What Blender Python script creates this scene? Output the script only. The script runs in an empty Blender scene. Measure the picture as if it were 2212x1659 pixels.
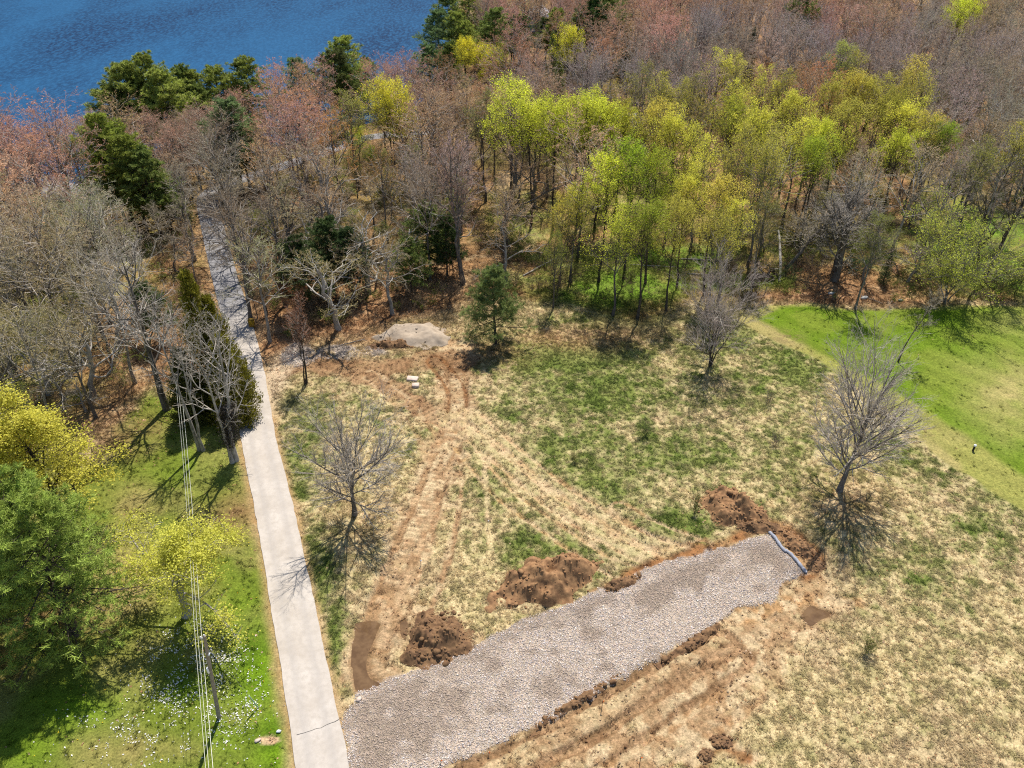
import bpy, math, random
import numpy as np
from mathutils import Vector

# ---------------------------------------------------------------- camera, sky, sun, exposure
S = bpy.context.scene
COL = S.collection
CH = 60.0                                   # height of the camera above the field
PITCH = math.radians(35.3)
FPX = 1720.0                                # focal length in pixels of a 2212 x 1659 picture
SP, CP = math.sin(PITCH), math.cos(PITCH)
cam = bpy.data.cameras.new('camera')
cam.sensor_width = 36.0
cam.lens = 36.0 * FPX / 2212.0
cam.clip_start, cam.clip_end = 0.5, 12000.0
camo = bpy.data.objects.new('camera', cam)
COL.objects.link(camo)
camo.location = (0, 0, CH)
camo.rotation_euler = (math.radians(90) - PITCH, 0, 0)
S.camera = camo

SUN_EL, SUN_AZ = math.radians(62), math.radians(15)      # azimuth to the right of +Y
W = bpy.data.worlds.new('World'); S.world = W; W.use_nodes = True
wn = W.node_tree.nodes; bg = wn['Background']
sky = wn.new('ShaderNodeTexSky'); sky.sky_type = 'NISHITA'; sky.sun_disc = False
sky.sun_elevation = SUN_EL; sky.sun_rotation = SUN_AZ
sky.air_density = 1.0; sky.dust_density = 0.4; sky.ozone_density = 1.6
W.node_tree.links.new(sky.outputs[0], bg.inputs[0]); bg.inputs[1].default_value = 0.095
sl = bpy.data.lights.new('sun', 'SUN'); sl.energy = 4.6; sl.angle = math.radians(0.5); sl.color = (1.0, 0.94, 0.85)
so = bpy.data.objects.new('sun', sl); COL.objects.link(so)
sd = Vector((math.sin(SUN_AZ) * math.cos(SUN_EL), math.cos(SUN_AZ) * math.cos(SUN_EL), math.sin(SUN_EL)))
so.rotation_euler = sd.to_track_quat('Z', 'Y').to_euler(); so.location = (40, 120, 200)
S.view_settings.view_transform = 'Standard'; S.view_settings.look = 'None'
S.view_settings.exposure = 0.78; S.view_settings.gamma = 1.0
S.cycles.use_denoising = False; S.cycles.pixel_filter_type = 'BLACKMAN_HARRIS'; S.cycles.filter_width = 1.15
S.cycles.max_bounces = 5; S.cycles.diffuse_bounces = 2; S.cycles.glossy_bounces = 2
S.cycles.transmission_bounces = 3; S.cycles.transparent_max_bounces = 4; S.cycles.sample_clamp_indirect = 4

rng = np.random.default_rng(7)
random.seed(7)
PI = math.pi

# ---------------------------------------------------------------- ground points seen at a place of the photograph
def gp(x, y, z=0.0):
    u, v = (x - 1106) / FPX, (y - 829.5) / FPX
    t = (CH - z) / (SP + v * CP)
    return np.array([u * t, t * (CP - v * SP)])
def gps(pts, z=0.0): return np.array([gp(a, b, z) for a, b in pts])
def proj(p):                                 # world -> photograph pixels
    p = np.asarray(p, float)
    X, Y, Z = p[..., 0], p[..., 1], p[..., 2] - CH
    d = Y * CP - Z * SP; dn = -Y * SP - Z * CP
    return 1106 + FPX * X / d, 829.5 + FPX * dn / d
def from_top(x, y, h):                       # where a tree of height h stands when its tip shows at x, y
    u, v = (x - 1106) / FPX, (y - 829.5) / FPX
    t = (CH - h) / (SP + v * CP)
    return np.array([u * t, t * (CP - v * SP)])

# ---------------------------------------------------------------- noise on the plane
_T = np.random.default_rng(3).random((16, 256, 256))
def vn(x, y, sc, k=0):
    x = np.asarray(x) / sc + 37.3 * (k + 1); y = np.asarray(y) / sc + 11.7 * (k + 1)
    ix, iy = np.floor(x).astype(int), np.floor(y).astype(int)
    fx, fy = x - ix, y - iy
    fx = fx * fx * (3 - 2 * fx); fy = fy * fy * (3 - 2 * fy)
    T = _T[k % 16]; a, b, c, d = ix & 255, (ix + 1) & 255, iy & 255, (iy + 1) & 255
    return (T[a, c] * (1 - fx) + T[b, c] * fx) * (1 - fy) + (T[a, d] * (1 - fx) + T[b, d] * fx) * fy
def fbm(x, y, sc, k=0, o=3):
    s, w, tot = 0, 1.0, 0
    for i in range(o):
        s = s + w * vn(x, y, sc / 2 ** i, k + i); tot += w; w *= .55
    return s / tot
def sst(a, b, x):
    t = np.clip((x - a) / (b - a), 0, 1); return t * t * (3 - 2 * t)
def pline(px, py, pts):                      # distance to a polyline, offset along it, signed side
    best = np.full(px.shape, 1e9); al = np.zeros(px.shape); sd_ = np.zeros(px.shape); acc = 0
    for a, b in zip(pts[:-1], pts[1:]):
        d = b - a; L = np.hypot(*d) + 1e-9; d = d / L
        s = np.clip((px - a[0]) * d[0] + (py - a[1]) * d[1], 0, L)
        ex, ey = px - a[0] - s * d[0], py - a[1] - s * d[1]
        q = np.hypot(ex, ey); m = q < best
        best = np.where(m, q, best); al = np.where(m, acc + s, al); sd_ = np.where(m, d[0] * ey - d[1] * ex, sd_); acc += L
    return best, al, sd_
def inpoly(px, py, P):
    r = np.zeros(px.shape, bool); n = len(P); j = n - 1
    for i in range(n):
        yi, yj, xi, xj = P[i][1], P[j][1], P[i][0], P[j][0]
        c = ((yi > py) != (yj > py)) & (px < (xj - xi) * (py - yi) / (yj - yi + 1e-12) + xi)
        r ^= c; j = i
    return r
def sdist(px, py, P):                        # > 0 inside the polygon
    d, _, _ = pline(px, py, np.vstack([P, P[:1]]))
    return np.where(inpoly(px, py, P), d, -d)
def smooth_line(P, n=8):
    P = np.asarray(P, float); Q = np.vstack([2 * P[0] - P[1], P, 2 * P[-1] - P[-2]]); out = []
    for i in range(1, len(Q) - 2):
        for t in np.linspace(0, 1, n, endpoint=False):
            a, b, c, d = Q[i - 1], Q[i], Q[i + 1], Q[i + 2]
            out.append(.5 * ((2 * b) + (-a + c) * t + (2 * a - 5 * b + 4 * c - d) * t * t + (-a + 3 * b - 3 * c + d) * t ** 3))
    out.append(P[-1]); return np.array(out)

# ---------------------------------------------------------------- places
ROAD = smooth_line(gps([(730, 1900), (697, 1659), (670, 1510), (645, 1373), (594, 1106), (561, 960), (549, 880), (537, 800), (518, 712), (486, 600), (464, 510), (449, 445), (455, 418), (500, 395), (600, 362), (700, 330), (790, 298), (960, 283)]))
ROADW = 1.95
DRIVE = gps([(758, 1780), (752, 1659), (737, 1545), (770, 1500), (850, 1462), (960, 1425), (1045, 1385), (1120, 1345), (1205, 1312), (1290, 1275), (1360, 1250), (1430, 1215), (1500, 1200), (1580, 1176), (1620, 1165), (1660, 1151), (1700, 1192), (1742, 1240), (1692, 1258), (1665, 1300), (1595, 1306), (1560, 1340), (1480, 1385), (1400, 1432), (1300, 1490), (1200, 1545), (1080, 1602), (950, 1655), (890, 1700), (800, 1780)])
LAWN_R = gps([(1602, 690), (1645, 662), (1740, 655), (1840, 668), (1950, 668), (2080, 655), (2212, 660), (2400, 690), (2500, 1250), (2212, 1108), (2100, 1035), (2000, 958), (1890, 868), (1750, 768), (1650, 722)])
LAWN_RI = gps([(1640, 690), (1690, 664), (1740, 660), (1840, 672), (2212, 664), (2400, 690), (2500, 1200), (2212, 1030), (2020, 900), (1900, 830), (1740, 745)])
LAWN_L = gps([(-250, 1060), (60, 1000), (230, 1000), (250, 930), (330, 850), (390, 880), (500, 880), (560, 1000), (600, 1300), (640, 1560), (700, 1900), (-500, 1900)])
WOODS = gps([(-900, 1000), (0, 1000), (150, 960), (250, 890), (330, 830), (420, 850), (500, 860), (530, 800), (600, 760), (720, 720), (830, 700), (960, 660), (1060, 640), (1130, 640), (1220, 660), (1400, 690), (1480, 650), (1560, 640), (1640, 640), (1740, 652), (1840, 664), (1950, 664), (2080, 650), (2212, 655), (3000, 700), (4500, -150), (-2500, -150)])
CLEAR_R = gps([(2090, 540), (2110, 490), (2160, 470), (2240, 468), (2400, 480), (2400, 590), (2200, 575)])
SHORE = np.array([from_top(x, y, 16) for x, y in [(-900, 290), (-300, 250), (-100, 232), (0, 222), (100, 212), (200, 190), (400, 165), (560, 145), (700, 118), (800, 100), (880, 82), (930, 45), (955, 0), (975, -60)]] + [np.array([-25, 420]), np.array([-60, 900])])
SEA = np.vstack([SHORE, [[-6000, 6000], [-9000, 150]]])
PUDDLE = gps([(772, 1352), (800, 1345), (818, 1352), (806, 1385), (792, 1425), (797, 1455), (822, 1470), (805, 1488), (772, 1494), (764, 1450), (766, 1400)])
PUDDLE2 = gps([(1737, 1330), (1752, 1313), (1782, 1320), (1800, 1326), (1772, 1337), (1752, 1348)])
PUDDLE3 = gps([(865, 1345), (875, 1340), (880, 1360), (872, 1375), (866, 1365)])
GRAVEL2 = gps([(612, 765), (640, 745), (690, 752), (760, 748), (820, 752), (835, 764), (760, 775), (690, 772), (650, 790), (615, 785)])

def gz(x, y):                                # the smooth lie of the land
    x = np.asarray(x, float); y = np.asarray(y, float)
    z = 0.5 * (fbm(x, y, 38, 1, 2) - .5)
    d = sdist(x, y, SEA)
    return z * sst(0, 12, -d) - 5.0 * sst(-14, 22, d)
def gz1(x, y): return float(gz(np.array([x]), np.array([y]))[0])

# ---------------------------------------------------------------- mesh helpers
def mesh(name, V, F, mats=(), mi=None, smooth=False):
    V = np.asarray(V, np.float32); me = bpy.data.meshes.new(name)
    if isinstance(F, np.ndarray): groups = [F]
    else: groups = [f for f in F if len(f)]
    me.vertices.add(len(V)); me.vertices.foreach_set('co', V.ravel())
    tot = sum(len(g) for g in groups); idx = np.concatenate([np.asarray(g, np.int32).ravel() for g in groups])
    ln = np.concatenate([np.full(len(g), g.shape[1], np.int32) for g in groups])
    me.loops.add(len(idx)); me.loops.foreach_set('vertex_index', idx)
    me.polygons.add(tot); me.polygons.foreach_set('loop_start', np.concatenate([[0], np.cumsum(ln)[:-1]]).astype(np.int32))
    me.polygons.foreach_set('loop_total', ln)
    for m in mats: me.materials.append(m)
    if mi is not None: me.polygons.foreach_set('material_index', np.asarray(mi, np.int32))
    me.update(calc_edges=True)
    if smooth: me.polygons.foreach_set('use_smooth', np.ones(tot, bool))
    return me
class MB:
    """collects pieces into one mesh"""
    def __init__(s): s.V = []; s.Q = []; s.T = []; s.qm = []; s.tm = []; s.n = 0
    def add(s, V, Q=None, T=None, m=0):
        V = np.asarray(V, float).reshape(-1, 3)
        if Q is not None and len(Q): s.Q.append(np.asarray(Q) + s.n); s.qm.append(np.full(len(Q), m))
        if T is not None and len(T): s.T.append(np.asarray(T) + s.n); s.tm.append(np.full(len(T), m))
        s.V.append(V); s.n += len(V); return s
    def box(s, c, d, m=0, rz=0):
        c = np.asarray(c); d = np.asarray(d) / 2
        v = np.array([[a, b, e] for a in (-1, 1) for b in (-1, 1) for e in (-1, 1)], float) * d
        cz, sz = math.cos(rz), math.sin(rz)
        v = np.column_stack([v[:, 0] * cz - v[:, 1] * sz, v[:, 0] * sz + v[:, 1] * cz, v[:, 2]]) + c
        return s.add(v, [(0, 1, 3, 2), (4, 6, 7, 5), (0, 4, 5, 1), (2, 3, 7, 6), (0, 2, 6, 4), (1, 5, 7, 3)], None, m)
    def tubes(s, P, R, k, m=0, cap=False):
        P = np.asarray(P, float); R = np.asarray(R, float)
        if P.ndim == 2: P = P[None]; R = R[None]
        B, n, _ = P.shape
        T = np.gradient(P, axis=1); T /= np.linalg.norm(T, axis=2, keepdims=True) + 1e-9
        ref = np.where(np.abs(T[:, :1, 2:3]) > .8, np.array([1., 0, 0]), np.array([0, 0, 1.]))
        U = np.cross(T, np.broadcast_to(ref, T.shape)); U /= np.linalg.norm(U, axis=2, keepdims=True) + 1e-9
        Wv = np.cross(T, U)
        a = np.arange(k) * 2 * PI / k
        V = P[:, :, None] + R[:, :, None, None] * (np.cos(a)[None, None, :, None] * U[:, :, None] + np.sin(a)[None, None, :, None] * Wv[:, :, None])
        b, i, j = np.meshgrid(np.arange(B), np.arange(n - 1), np.arange(k), indexing='ij')
        f = lambda i_, j_: ((b * n + i_) * k + j_ % k).ravel()
        Q = np.column_stack([f(i, j), f(i, j + 1), f(i + 1, j + 1), f(i + 1, j)])
        s.add(V.reshape(-1, 3), Q, None, m)
        if cap:
            for e in (0, n - 1):
                for q in range(B): s.add(np.vstack([V[q, e], P[q, e]]), None, [(h, (h + 1) % k, k) for h in range(k)], m)
        return s
    def lathe(s, prof, k=12, m=0, c=(0, 0, 0)):
        prof = np.asarray(prof, float); n = len(prof); a = np.arange(k) * 2 * PI / k
        V = np.stack([prof[:, :1] * np.cos(a), prof[:, :1] * np.sin(a), np.repeat(prof[:, 1:], k, 1)], -1).reshape(-1, 3) + np.asarray(c)
        Q = [(i * k + j, i * k + (j + 1) % k, (i + 1) * k + (j + 1) % k, (i + 1) * k + j) for i in range(n - 1) for j in range(k)]
        return s.add(V, Q, None, m)
    def build(s, name, mats, smooth=False):
        F = []; mi = []
        if s.Q: F.append(np.vstack(s.Q)); mi.append(np.concatenate(s.qm))
        if s.T: F.append(np.vstack(s.T)); mi.append(np.concatenate(s.tm))
        return mesh(name, np.vstack(s.V), F, mats if isinstance(mats, (list, tuple)) else [mats], np.concatenate(mi), smooth)
def link(name, me, parent=None, loc=None):
    o = bpy.data.objects.new(name, me); COL.objects.link(o)
    if parent is not None: o.parent = parent
    if loc is not None: o.location = loc
    return o
def tag(o, label, cat, group=None):
    o['label'] = label; o['category'] = cat
    if group: o['group'] = group
    return o
def kind(o, k): o['kind'] = k; return o

# ---------------------------------------------------------------- materials
def mat(name, col=(.5, .5, .5), rough=.9, spec=.2):
    m = bpy.data.materials.new(name); m.use_nodes = True
    b = m.node_tree.nodes['Principled BSDF']; b.inputs['Base Color'].default_value = (*col, 1)
    b.inputs['Roughness'].default_value = rough; b.inputs['Specular IOR Level'].default_value = spec
    return m, m.node_tree.nodes, m.node_tree.links, b
def noise(N, L, sc, det=3, vec=None, rough=.6):
    n = N.new('ShaderNodeTexNoise'); n.inputs['Scale'].default_value = sc; n.inputs['Detail'].default_value = det; n.inputs['Roughness'].default_value = rough
    if vec: L.new(vec, n.inputs['Vector'])
    return n.outputs['Fac']
def mrange(N, L, v, a, b, c, d):
    n = N.new('ShaderNodeMapRange'); L.new(v, n.inputs[0])
    for i, q in enumerate((a, b, c, d)): n.inputs[1 + i].default_value = q
    return n.outputs[0]
def mixc(N, L, fac, a, b, mode='MIX'):
    n = N.new('ShaderNodeMix'); n.data_type = 'RGBA'; n.blend_type = mode
    for s_, v in ((0, fac), (6, a), (7, b)):
        if isinstance(v, (int, float)): n.inputs[s_].default_value = v
        elif isinstance(v, tuple): n.inputs[s_].default_value = (*v, 1)
        else: L.new(v, n.inputs[s_])
    return n.outputs[2]
def bump(N, L, b, h, st=.5, dist=.1):
    n = N.new('ShaderNodeBump'); n.inputs['Strength'].default_value = st; n.inputs['Distance'].default_value = dist
    L.new(h, n.inputs['Height']); L.new(n.outputs[0], b.inputs['Normal'])
def geo(N): return N.new('ShaderNodeNewGeometry').outputs['Position']
def objco(N): return N.new('ShaderNodeTexCoord').outputs['Object']
def attr(N, name, typ='GEOMETRY'):
    a = N.new('ShaderNodeAttribute'); a.attribute_name = name; a.attribute_type = typ; return a.outputs['Color']
def plain(name, a, b, sc=4, rough=.85, bmp=.4, det=4, spec=.2):      # two-tone noisy material
    m, N, L, p = mat(name, a, rough, spec)
    n = noise(N, L, sc, det, objco(N)); L.new(mixc(N, L, mrange(N, L, n, .35, .65, 0, 1), a, b), p.inputs['Base Color'])
    if bmp: bump(N, L, p, n, bmp, .05)
    return m

def ground_mat():
    m, N, L, p = mat('ground', rough=.97, spec=.05)
    P = geo(N); c = attr(N, 'tint')
    f1 = noise(N, L, 5.5, 4, P, .7); f2 = noise(N, L, 1.7, 3, P); f3 = noise(N, L, 21, 2, P)
    a = mixc(N, L, 1.0, c, mixc(N, L, mrange(N, L, f1, .3, .7, 0, 1), (.55, .55, .5), (1.45, 1.42, 1.35)), 'MULTIPLY')
    a = mixc(N, L, .8, a, mixc(N, L, mrange(N, L, f2, .3, .7, 0, 1), (.8, .84, .8), (1.2, 1.16, 1.15)), 'MULTIPLY')
    a = mixc(N, L, .7, a, mixc(N, L, mrange(N, L, f3, .3, .7, 0, 1), (.7, .7, .7), (1.3, 1.3, 1.3)), 'MULTIPLY')
    L.new(a, p.inputs['Base Color'])
    bump(N, L, p, f1, .9, .12)
    return m
def road_mat():
    m, N, L, p = mat('old_asphalt', rough=.9, spec=.2)
    P = geo(N); uv = attr(N, 'across')
    n1 = noise(N, L, .35, 3, P); n2 = noise(N, L, 25, 3, P); n3 = noise(N, L, 2.2, 4, P)
    a = mixc(N, L, mrange(N, L, n1, .35, .65, 0, 1), (.37, .325, .275), (.44, .395, .345))
    a = mixc(N, L, mrange(N, L, n2, .35, .7, 0, .35), a, (.25, .23, .21))
    a = mixc(N, L, mrange(N, L, n3, .42, .7, 0, .55), a, (.29, .255, .215))
    sx = N.new('ShaderNodeSeparateColor'); L.new(uv, sx.inputs[0])
    wv = mrange(N, L, sx.outputs[0], .0, 1, 0, .55)
    a = mixc(N, L, wv, a, (.29, .265, .24))
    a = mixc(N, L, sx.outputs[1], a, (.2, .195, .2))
    L.new(a, p.inputs['Base Color']); bump(N, L, p, n2, .3, .01)
    return m
def tint_mat(name, var=.35, rough=.8, transl=0.0, typ=None, sc=3.0, gain=1.0):
    """colour comes from the object (or from the scattered point)"""
    m, N, L, p = mat(name, rough=rough, spec=.15)
    if typ: c = attr(N, 'tint', typ)
    else:
        oi = N.new('ShaderNodeObjectInfo'); c = oi.outputs['Color']
    P = geo(N); n = noise(N, L, sc, 2, P)
    lo, hi = 1 - var, 1 + var
    c = mixc(N, L, 1.0, c, mixc(N, L, mrange(N, L, n, .3, .7, 0, 1), (lo * gain, lo * gain, lo * gain), (hi * gain, hi * gain, hi * gain)), 'MULTIPLY')
    L.new(c, p.inputs['Base Color'])
    if transl:
        t = N.new('ShaderNodeBsdfTranslucent'); L.new(c, t.inputs[0])
        mx = N.new('ShaderNodeMixShader'); mx.inputs[0].default_value = transl
        L.new(p.outputs[0], mx.inputs[1]); L.new(t.outputs[0], mx.inputs[2])
        L.new(mx.outputs[0], N['Material Output'].inputs[0])
    return m
def bark_mat(name, a, b, sc=2.5):
    m, N, L, p = mat(name, rough=.95, spec=.1)
    o = objco(N); mp = N.new('ShaderNodeMapping'); mp.inputs['Scale'].default_value = (4, 4, .7); L.new(o, mp.inputs[0])
    n = noise(N, L, sc, 4, mp.outputs[0]); n2 = noise(N, L, .6, 2, o)
    oi = N.new('ShaderNodeObjectInfo')
    c = mixc(N, L, mrange(N, L, n, .35, .65, 0, 1), a, b)
    c = mixc(N, L, mrange(N, L, n2, .45, .7, 0, .6), c, tuple(min(1, x * 1.5) for x in b))
    c = mixc(N, L, 1.0, c, mixc(N, L, oi.outputs['Random'], (.75, .74, .72), (1.2, 1.2, 1.2)), 'MULTIPLY')
    L.new(c, p.inputs['Base Color']); bump(N, L, p, n, .6, .04)
    return m

M_ground = ground_mat(); M_road = road_mat()
M_bark = bark_mat('grey_bark', (.07, .06, .05), (.17, .15, .13))
M_barkd = bark_mat('dark_bark', (.035, .028, .022), (.085, .068, .052))
M_barkp = bark_mat('pale_bark', (.15, .135, .115), (.36, .335, .30))
M_limb = bark_mat('pale_limbs', (.24, .205, .175), (.44, .395, .34))
M_twig = tint_mat('twigs', .45, .85, 0, None, 1.2)
M_bud = tint_mat('buds', .3, .8, .25, None, 2.5, 1.15)
M_leaf = tint_mat('spring_leaves', .3, .6, .5, None, 1.1, 1.15)
M_needle = tint_mat('needles', .5, .6, .25, None, 1.3)
M_sc = tint_mat('scattered', .25, .9, .2, 'INSTANCER', 2)
M_grass = tint_mat('grass_blades', .2, .9, .5, 'INSTANCER', 1.5, 1.25)
M_stone = tint_mat('crushed_stone', .2, .95, 0, 'INSTANCER', 12)

# ---------------------------------------------------------------- the ground sheet
def grid_axis(lo, hi, step, outs):
    fine = np.arange(lo, hi + step, step)
    a, b, s = [], [], step
    x = lo
    while x > -outs: s *= 1.16; x -= s; a.append(x)
    x = fine[-1]; s = step
    while x < outs: s *= 1.16; x += s; b.append(x)
    return np.concatenate([a[::-1], fine, b])
gx = grid_axis(-62, 84, .215, 7000); gy = grid_axis(29, 124, .215, 7000)
X, Y = np.meshgrid(gx, gy)
sh = X.shape; X = X.ravel(); Y = Y.ravel()
fine = (X > -70) & (X < 92) & (Y > 26) & (Y < 132)
PX, PY = proj(np.stack([X, np.maximum(Y, 5), np.zeros_like(X)], -1))

STRAW = np.array([.425, .345, .20]); STRAW2 = np.array([.31, .26, .135]); DRY = np.array([.35, .265, .165])
GRASS = np.array([.135, .165, .04]); GRASSD = np.array([.075, .115, .018]); LIME = np.array([.115, .16, .018])
LITTER = np.array([.29, .165, .085]); LITTERD = np.array([.15, .085, .045]); SOIL = np.array([.20, .098, .043]); SOILD = np.array([.115, .056, .027])
TAN = np.array([.43, .325, .205]); MUD = np.array([.25, .155, .085]); SAND = np.array([.34, .27, .20])
DV = gp(1700, 1205) - gp(760, 1600); DV = DV / np.hypot(*DV)
def ddirt(x, y):
    a, b = x * DV[0] + y * DV[1], -x * DV[1] + y * DV[0]
    return .6 * fbm(a / 3.2, b, 3.2, 10, 3) + .4 * fbm(x, y, 1.4, 3, 2)
def mix(a, b, f): return a + (b - a) * np.asarray(f)[..., None]
def blob(lst, soft=1.0):
    f = np.zeros(X.shape)
    for x, y, rx, ry, s in lst:
        q = ((PX - x) / rx) ** 2 + ((PY - y) / ry) ** 2
        f = np.maximum(f, s * np.exp(-q * soft)) if s > 0 else f + s * np.exp(-q * soft)
    return f
n_big = fbm(X, Y, 9, 2, 3); n_mid = fbm(X, Y, 2.6, 5, 3); n_sm = fbm(X, Y, .8, 8, 2)
# meadow: straw with green coming through
g = .25 + .16 * sst(1250, 900, PY) * sst(900, 1150, PX) - .06 * sst(1150, 1450, PY) + .62 * (n_big - .5) + .6 * (n_mid - .5) + .55 * (n_sm - .5) + .6 * (fbm(X, Y, .45, 9, 2) - .5)
g += blob([(1250, 770, 170, 38, .8), (1330, 835, 180, 60, .45), (1180, 880, 90, 45, .25), (1430, 985, 170, 55, .42), (1480, 1135, 70, 45, .75), (1300, 1050, 120, 60, .3),
           (1150, 1180, 100, 60, .55), (1060, 1060, 40, 90, .35), (1090, 890, 50, 30, .3), (660, 1000, 60, 140, .5), (690, 1230, 50, 110, .65), (725, 1400, 30, 130, .7), (640, 860, 60, 50, .3),
           (900, 960, 60, 30, .45), (1580, 700, 60, 60, .6), (1640, 850, 80, 70, .35), (1720, 800, 60, 50, .5), (1700, 1000, 60, 80, .2), (2130, 1150, 120, 70, .45), (2080, 1260, 90, 60, .35), (1960, 1180, 60, 80, .2),
           (1500, 740, 90, 30, .3), (1100, 1000, 60, 40, .4), (1230, 930, 80, 40, .25), (1330, 690, 150, 30, .5)])
g += blob([(1750, 1530, 420, 170, -.2), (1550, 1560, 220, 120, -.3), (900, 1250, 110, 160, -.35), (1020, 1320, 100, 60, -.3), (1700, 1350, 120, 80, -.3), (1650, 1000, 70, 100, -.12)], .8)
g = np.clip(g, 0, 1); g = sst(.1, .95, g)
C = mix(STRAW * np.ones((len(X), 3)), STRAW2, sst(.4, .65, n_sm))
C = mix(C, DRY, sst(.52, .75, fbm(X, Y, 5, 11, 3)) * .6)
gc = mix(GRASS * np.ones((len(X), 3)), GRASSD, sst(.35, .65, fbm(X, Y, 1.7, 4, 3)))
C = mix(C, gc, g * .92)
grassy = 1.0 * np.ones(X.shape); micro = .06 * np.ones(X.shape)
# woods floor
wd = sdist(X, Y, WOODS); we = wd + 3.5 * (n_big - .5) * 2
woods = sst(-1.5, 1.5, we)
lit = mix(LITTER * np.ones((len(X), 3)), LITTERD, sst(.35, .65, fbm(X, Y, 3.2, 6, 3)))
lit = mix(lit, TAN, sst(.55, .75, n_mid) * .5)
gw = blob([(1340, 620, 190, 60, 1), (1560, 600, 60, 40, .9), (1500, 560, 200, 40, .7), (1650, 615, 60, 18, 1), (1200, 560, 60, 30, .5), (2130, 560, 150, 90, .8), (1900, 540, 80, 40, .4), (1120, 470, 120, 50, .5), (2200, 620, 80, 50, .6), (230, 560, 160, 100, .35), (60, 700, 120, 120, .5), (150, 850, 100, 60, .4)]) 
gw = np.clip(gw * 1.2 + (n_mid - .5) * .9 * (gw > .1), 0, 1)
far_g = sst(.52, .72, fbm(X, Y, 22, 9, 2)) * .4 * (Y > 118)
lit = mix(lit, mix(GRASS * np.ones((len(X), 3)), np.array([.10, .19, .012]), n_mid), np.clip(gw + far_g, 0, 1))
C = mix(C, lit, woods)
edge = np.exp(-((wd + 4) / 6.0) ** 2) * sst(.4, .6, n_big)
C = mix(C, DRY, .5 * edge * (1 - woods))
lf = blob([(1250, 730, 170, 26, .8), (1060, 765, 90, 30, .7), (900, 640, 160, 50, .7), (760, 720, 220, 40, .9), (620, 740, 80, 60, .8), (1680, 640, 90, 22, .9), (1850, 640, 170, 28, .7), (250, 900, 90, 60, .9), (1830, 1090, 110, 80, .45), (790, 1130, 80, 70, .35), (400, 500, 50, 80, .9)])
C = mix(C, mix(np.array([.36, .215, .12]) * np.ones((len(X), 3)), np.array([.22, .125, .07]), n_sm), np.clip(lf * (.35 + 1.1 * n_mid), 0, 1) * .85)
# mown lawn to the right
lw = sst(-.35, .35, sdist(X, Y, LAWN_R) + .9 * (n_mid - .5) + 2.6 * (n_big - .5)); li = sst(-.8, .8, sdist(X, Y, LAWN_RI) + 1.2 * (n_mid - .5))
lc = mix(np.array([.20, .20, .055]) * np.ones((len(X), 3)), np.array([.245, .21, .085]), sst(.45, .62, n_big))
lc = mix(lc, mix(LIME * np.ones((len(X), 3)), np.array([.085, .145, .008]), sst(.35, .62, fbm(X, Y, 5, 3, 3))), np.clip(li, 0, 1) * .95)
lc = mix(lc, np.array([.28, .24, .10]), np.clip(blob([(2180, 860, 90, 90, .75), (2150, 800, 100, 50, .35), (2060, 950, 60, 22, .45), (2212, 700, 80, 40, .4)]) * (.3 + 1.3 * n_mid), 0, 1))
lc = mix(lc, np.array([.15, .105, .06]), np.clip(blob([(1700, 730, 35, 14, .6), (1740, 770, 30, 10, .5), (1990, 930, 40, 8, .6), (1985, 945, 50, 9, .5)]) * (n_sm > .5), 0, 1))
stripe = .94 + .12 * (np.sin((X * .78 + Y * .62) * 2 * PI / 3.4) > 0)
C = mix(C, lc * stripe[:, None], lw)
# lawn to the left of the road
ll = sst(-1.2, 1.2, sdist(X, Y, LAWN_L) + 2.5 * (n_mid - .5))
lc = mix(np.array([.115, .145, .022]) * np.ones((len(X), 3)), np.array([.175, .17, .05]), sst(.42, .62, fbm(X, Y, 6, 7, 3)))
lc = mix(lc, mix(np.array([.10, .18, .008]) * np.ones((len(X), 3)), np.array([.065, .125, .006]), sst(.4, .6, n_mid)), np.clip(blob([(560, 1430, 90, 130, .95), (600, 1600, 70, 90, .95), (170, 1530, 120, 60, .9), (400, 1480, 60, 40, .8), (60, 1610, 90, 70, .6), (430, 1040, 120, 60, .35), (480, 1600, 90, 60, .4)]) + .35 * (n_big - .5), 0, 1))
lc = mix(lc, np.array([.27, .20, .09]), np.clip(blob([(270, 1270, 90, 70, .75), (430, 1140, 60, 40, .35), (300, 1080, 70, 40, .5), (330, 1620, 120, 30, .4)]) * (.4 + n_mid), 0, 1))
C = mix(C, lc, ll * (1 - woods * .5))
C = mix(C, LITTERD * 1.15, np.clip(blob([(500, 1110, 60, 45, .95), (60, 1340, 130, 50, .9), (20, 1420, 60, 50, .7), (250, 960, 80, 40, .7), (320, 930, 40, 40, .5)]) * (.5 + n_mid), 0, 1) * .9)
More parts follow.
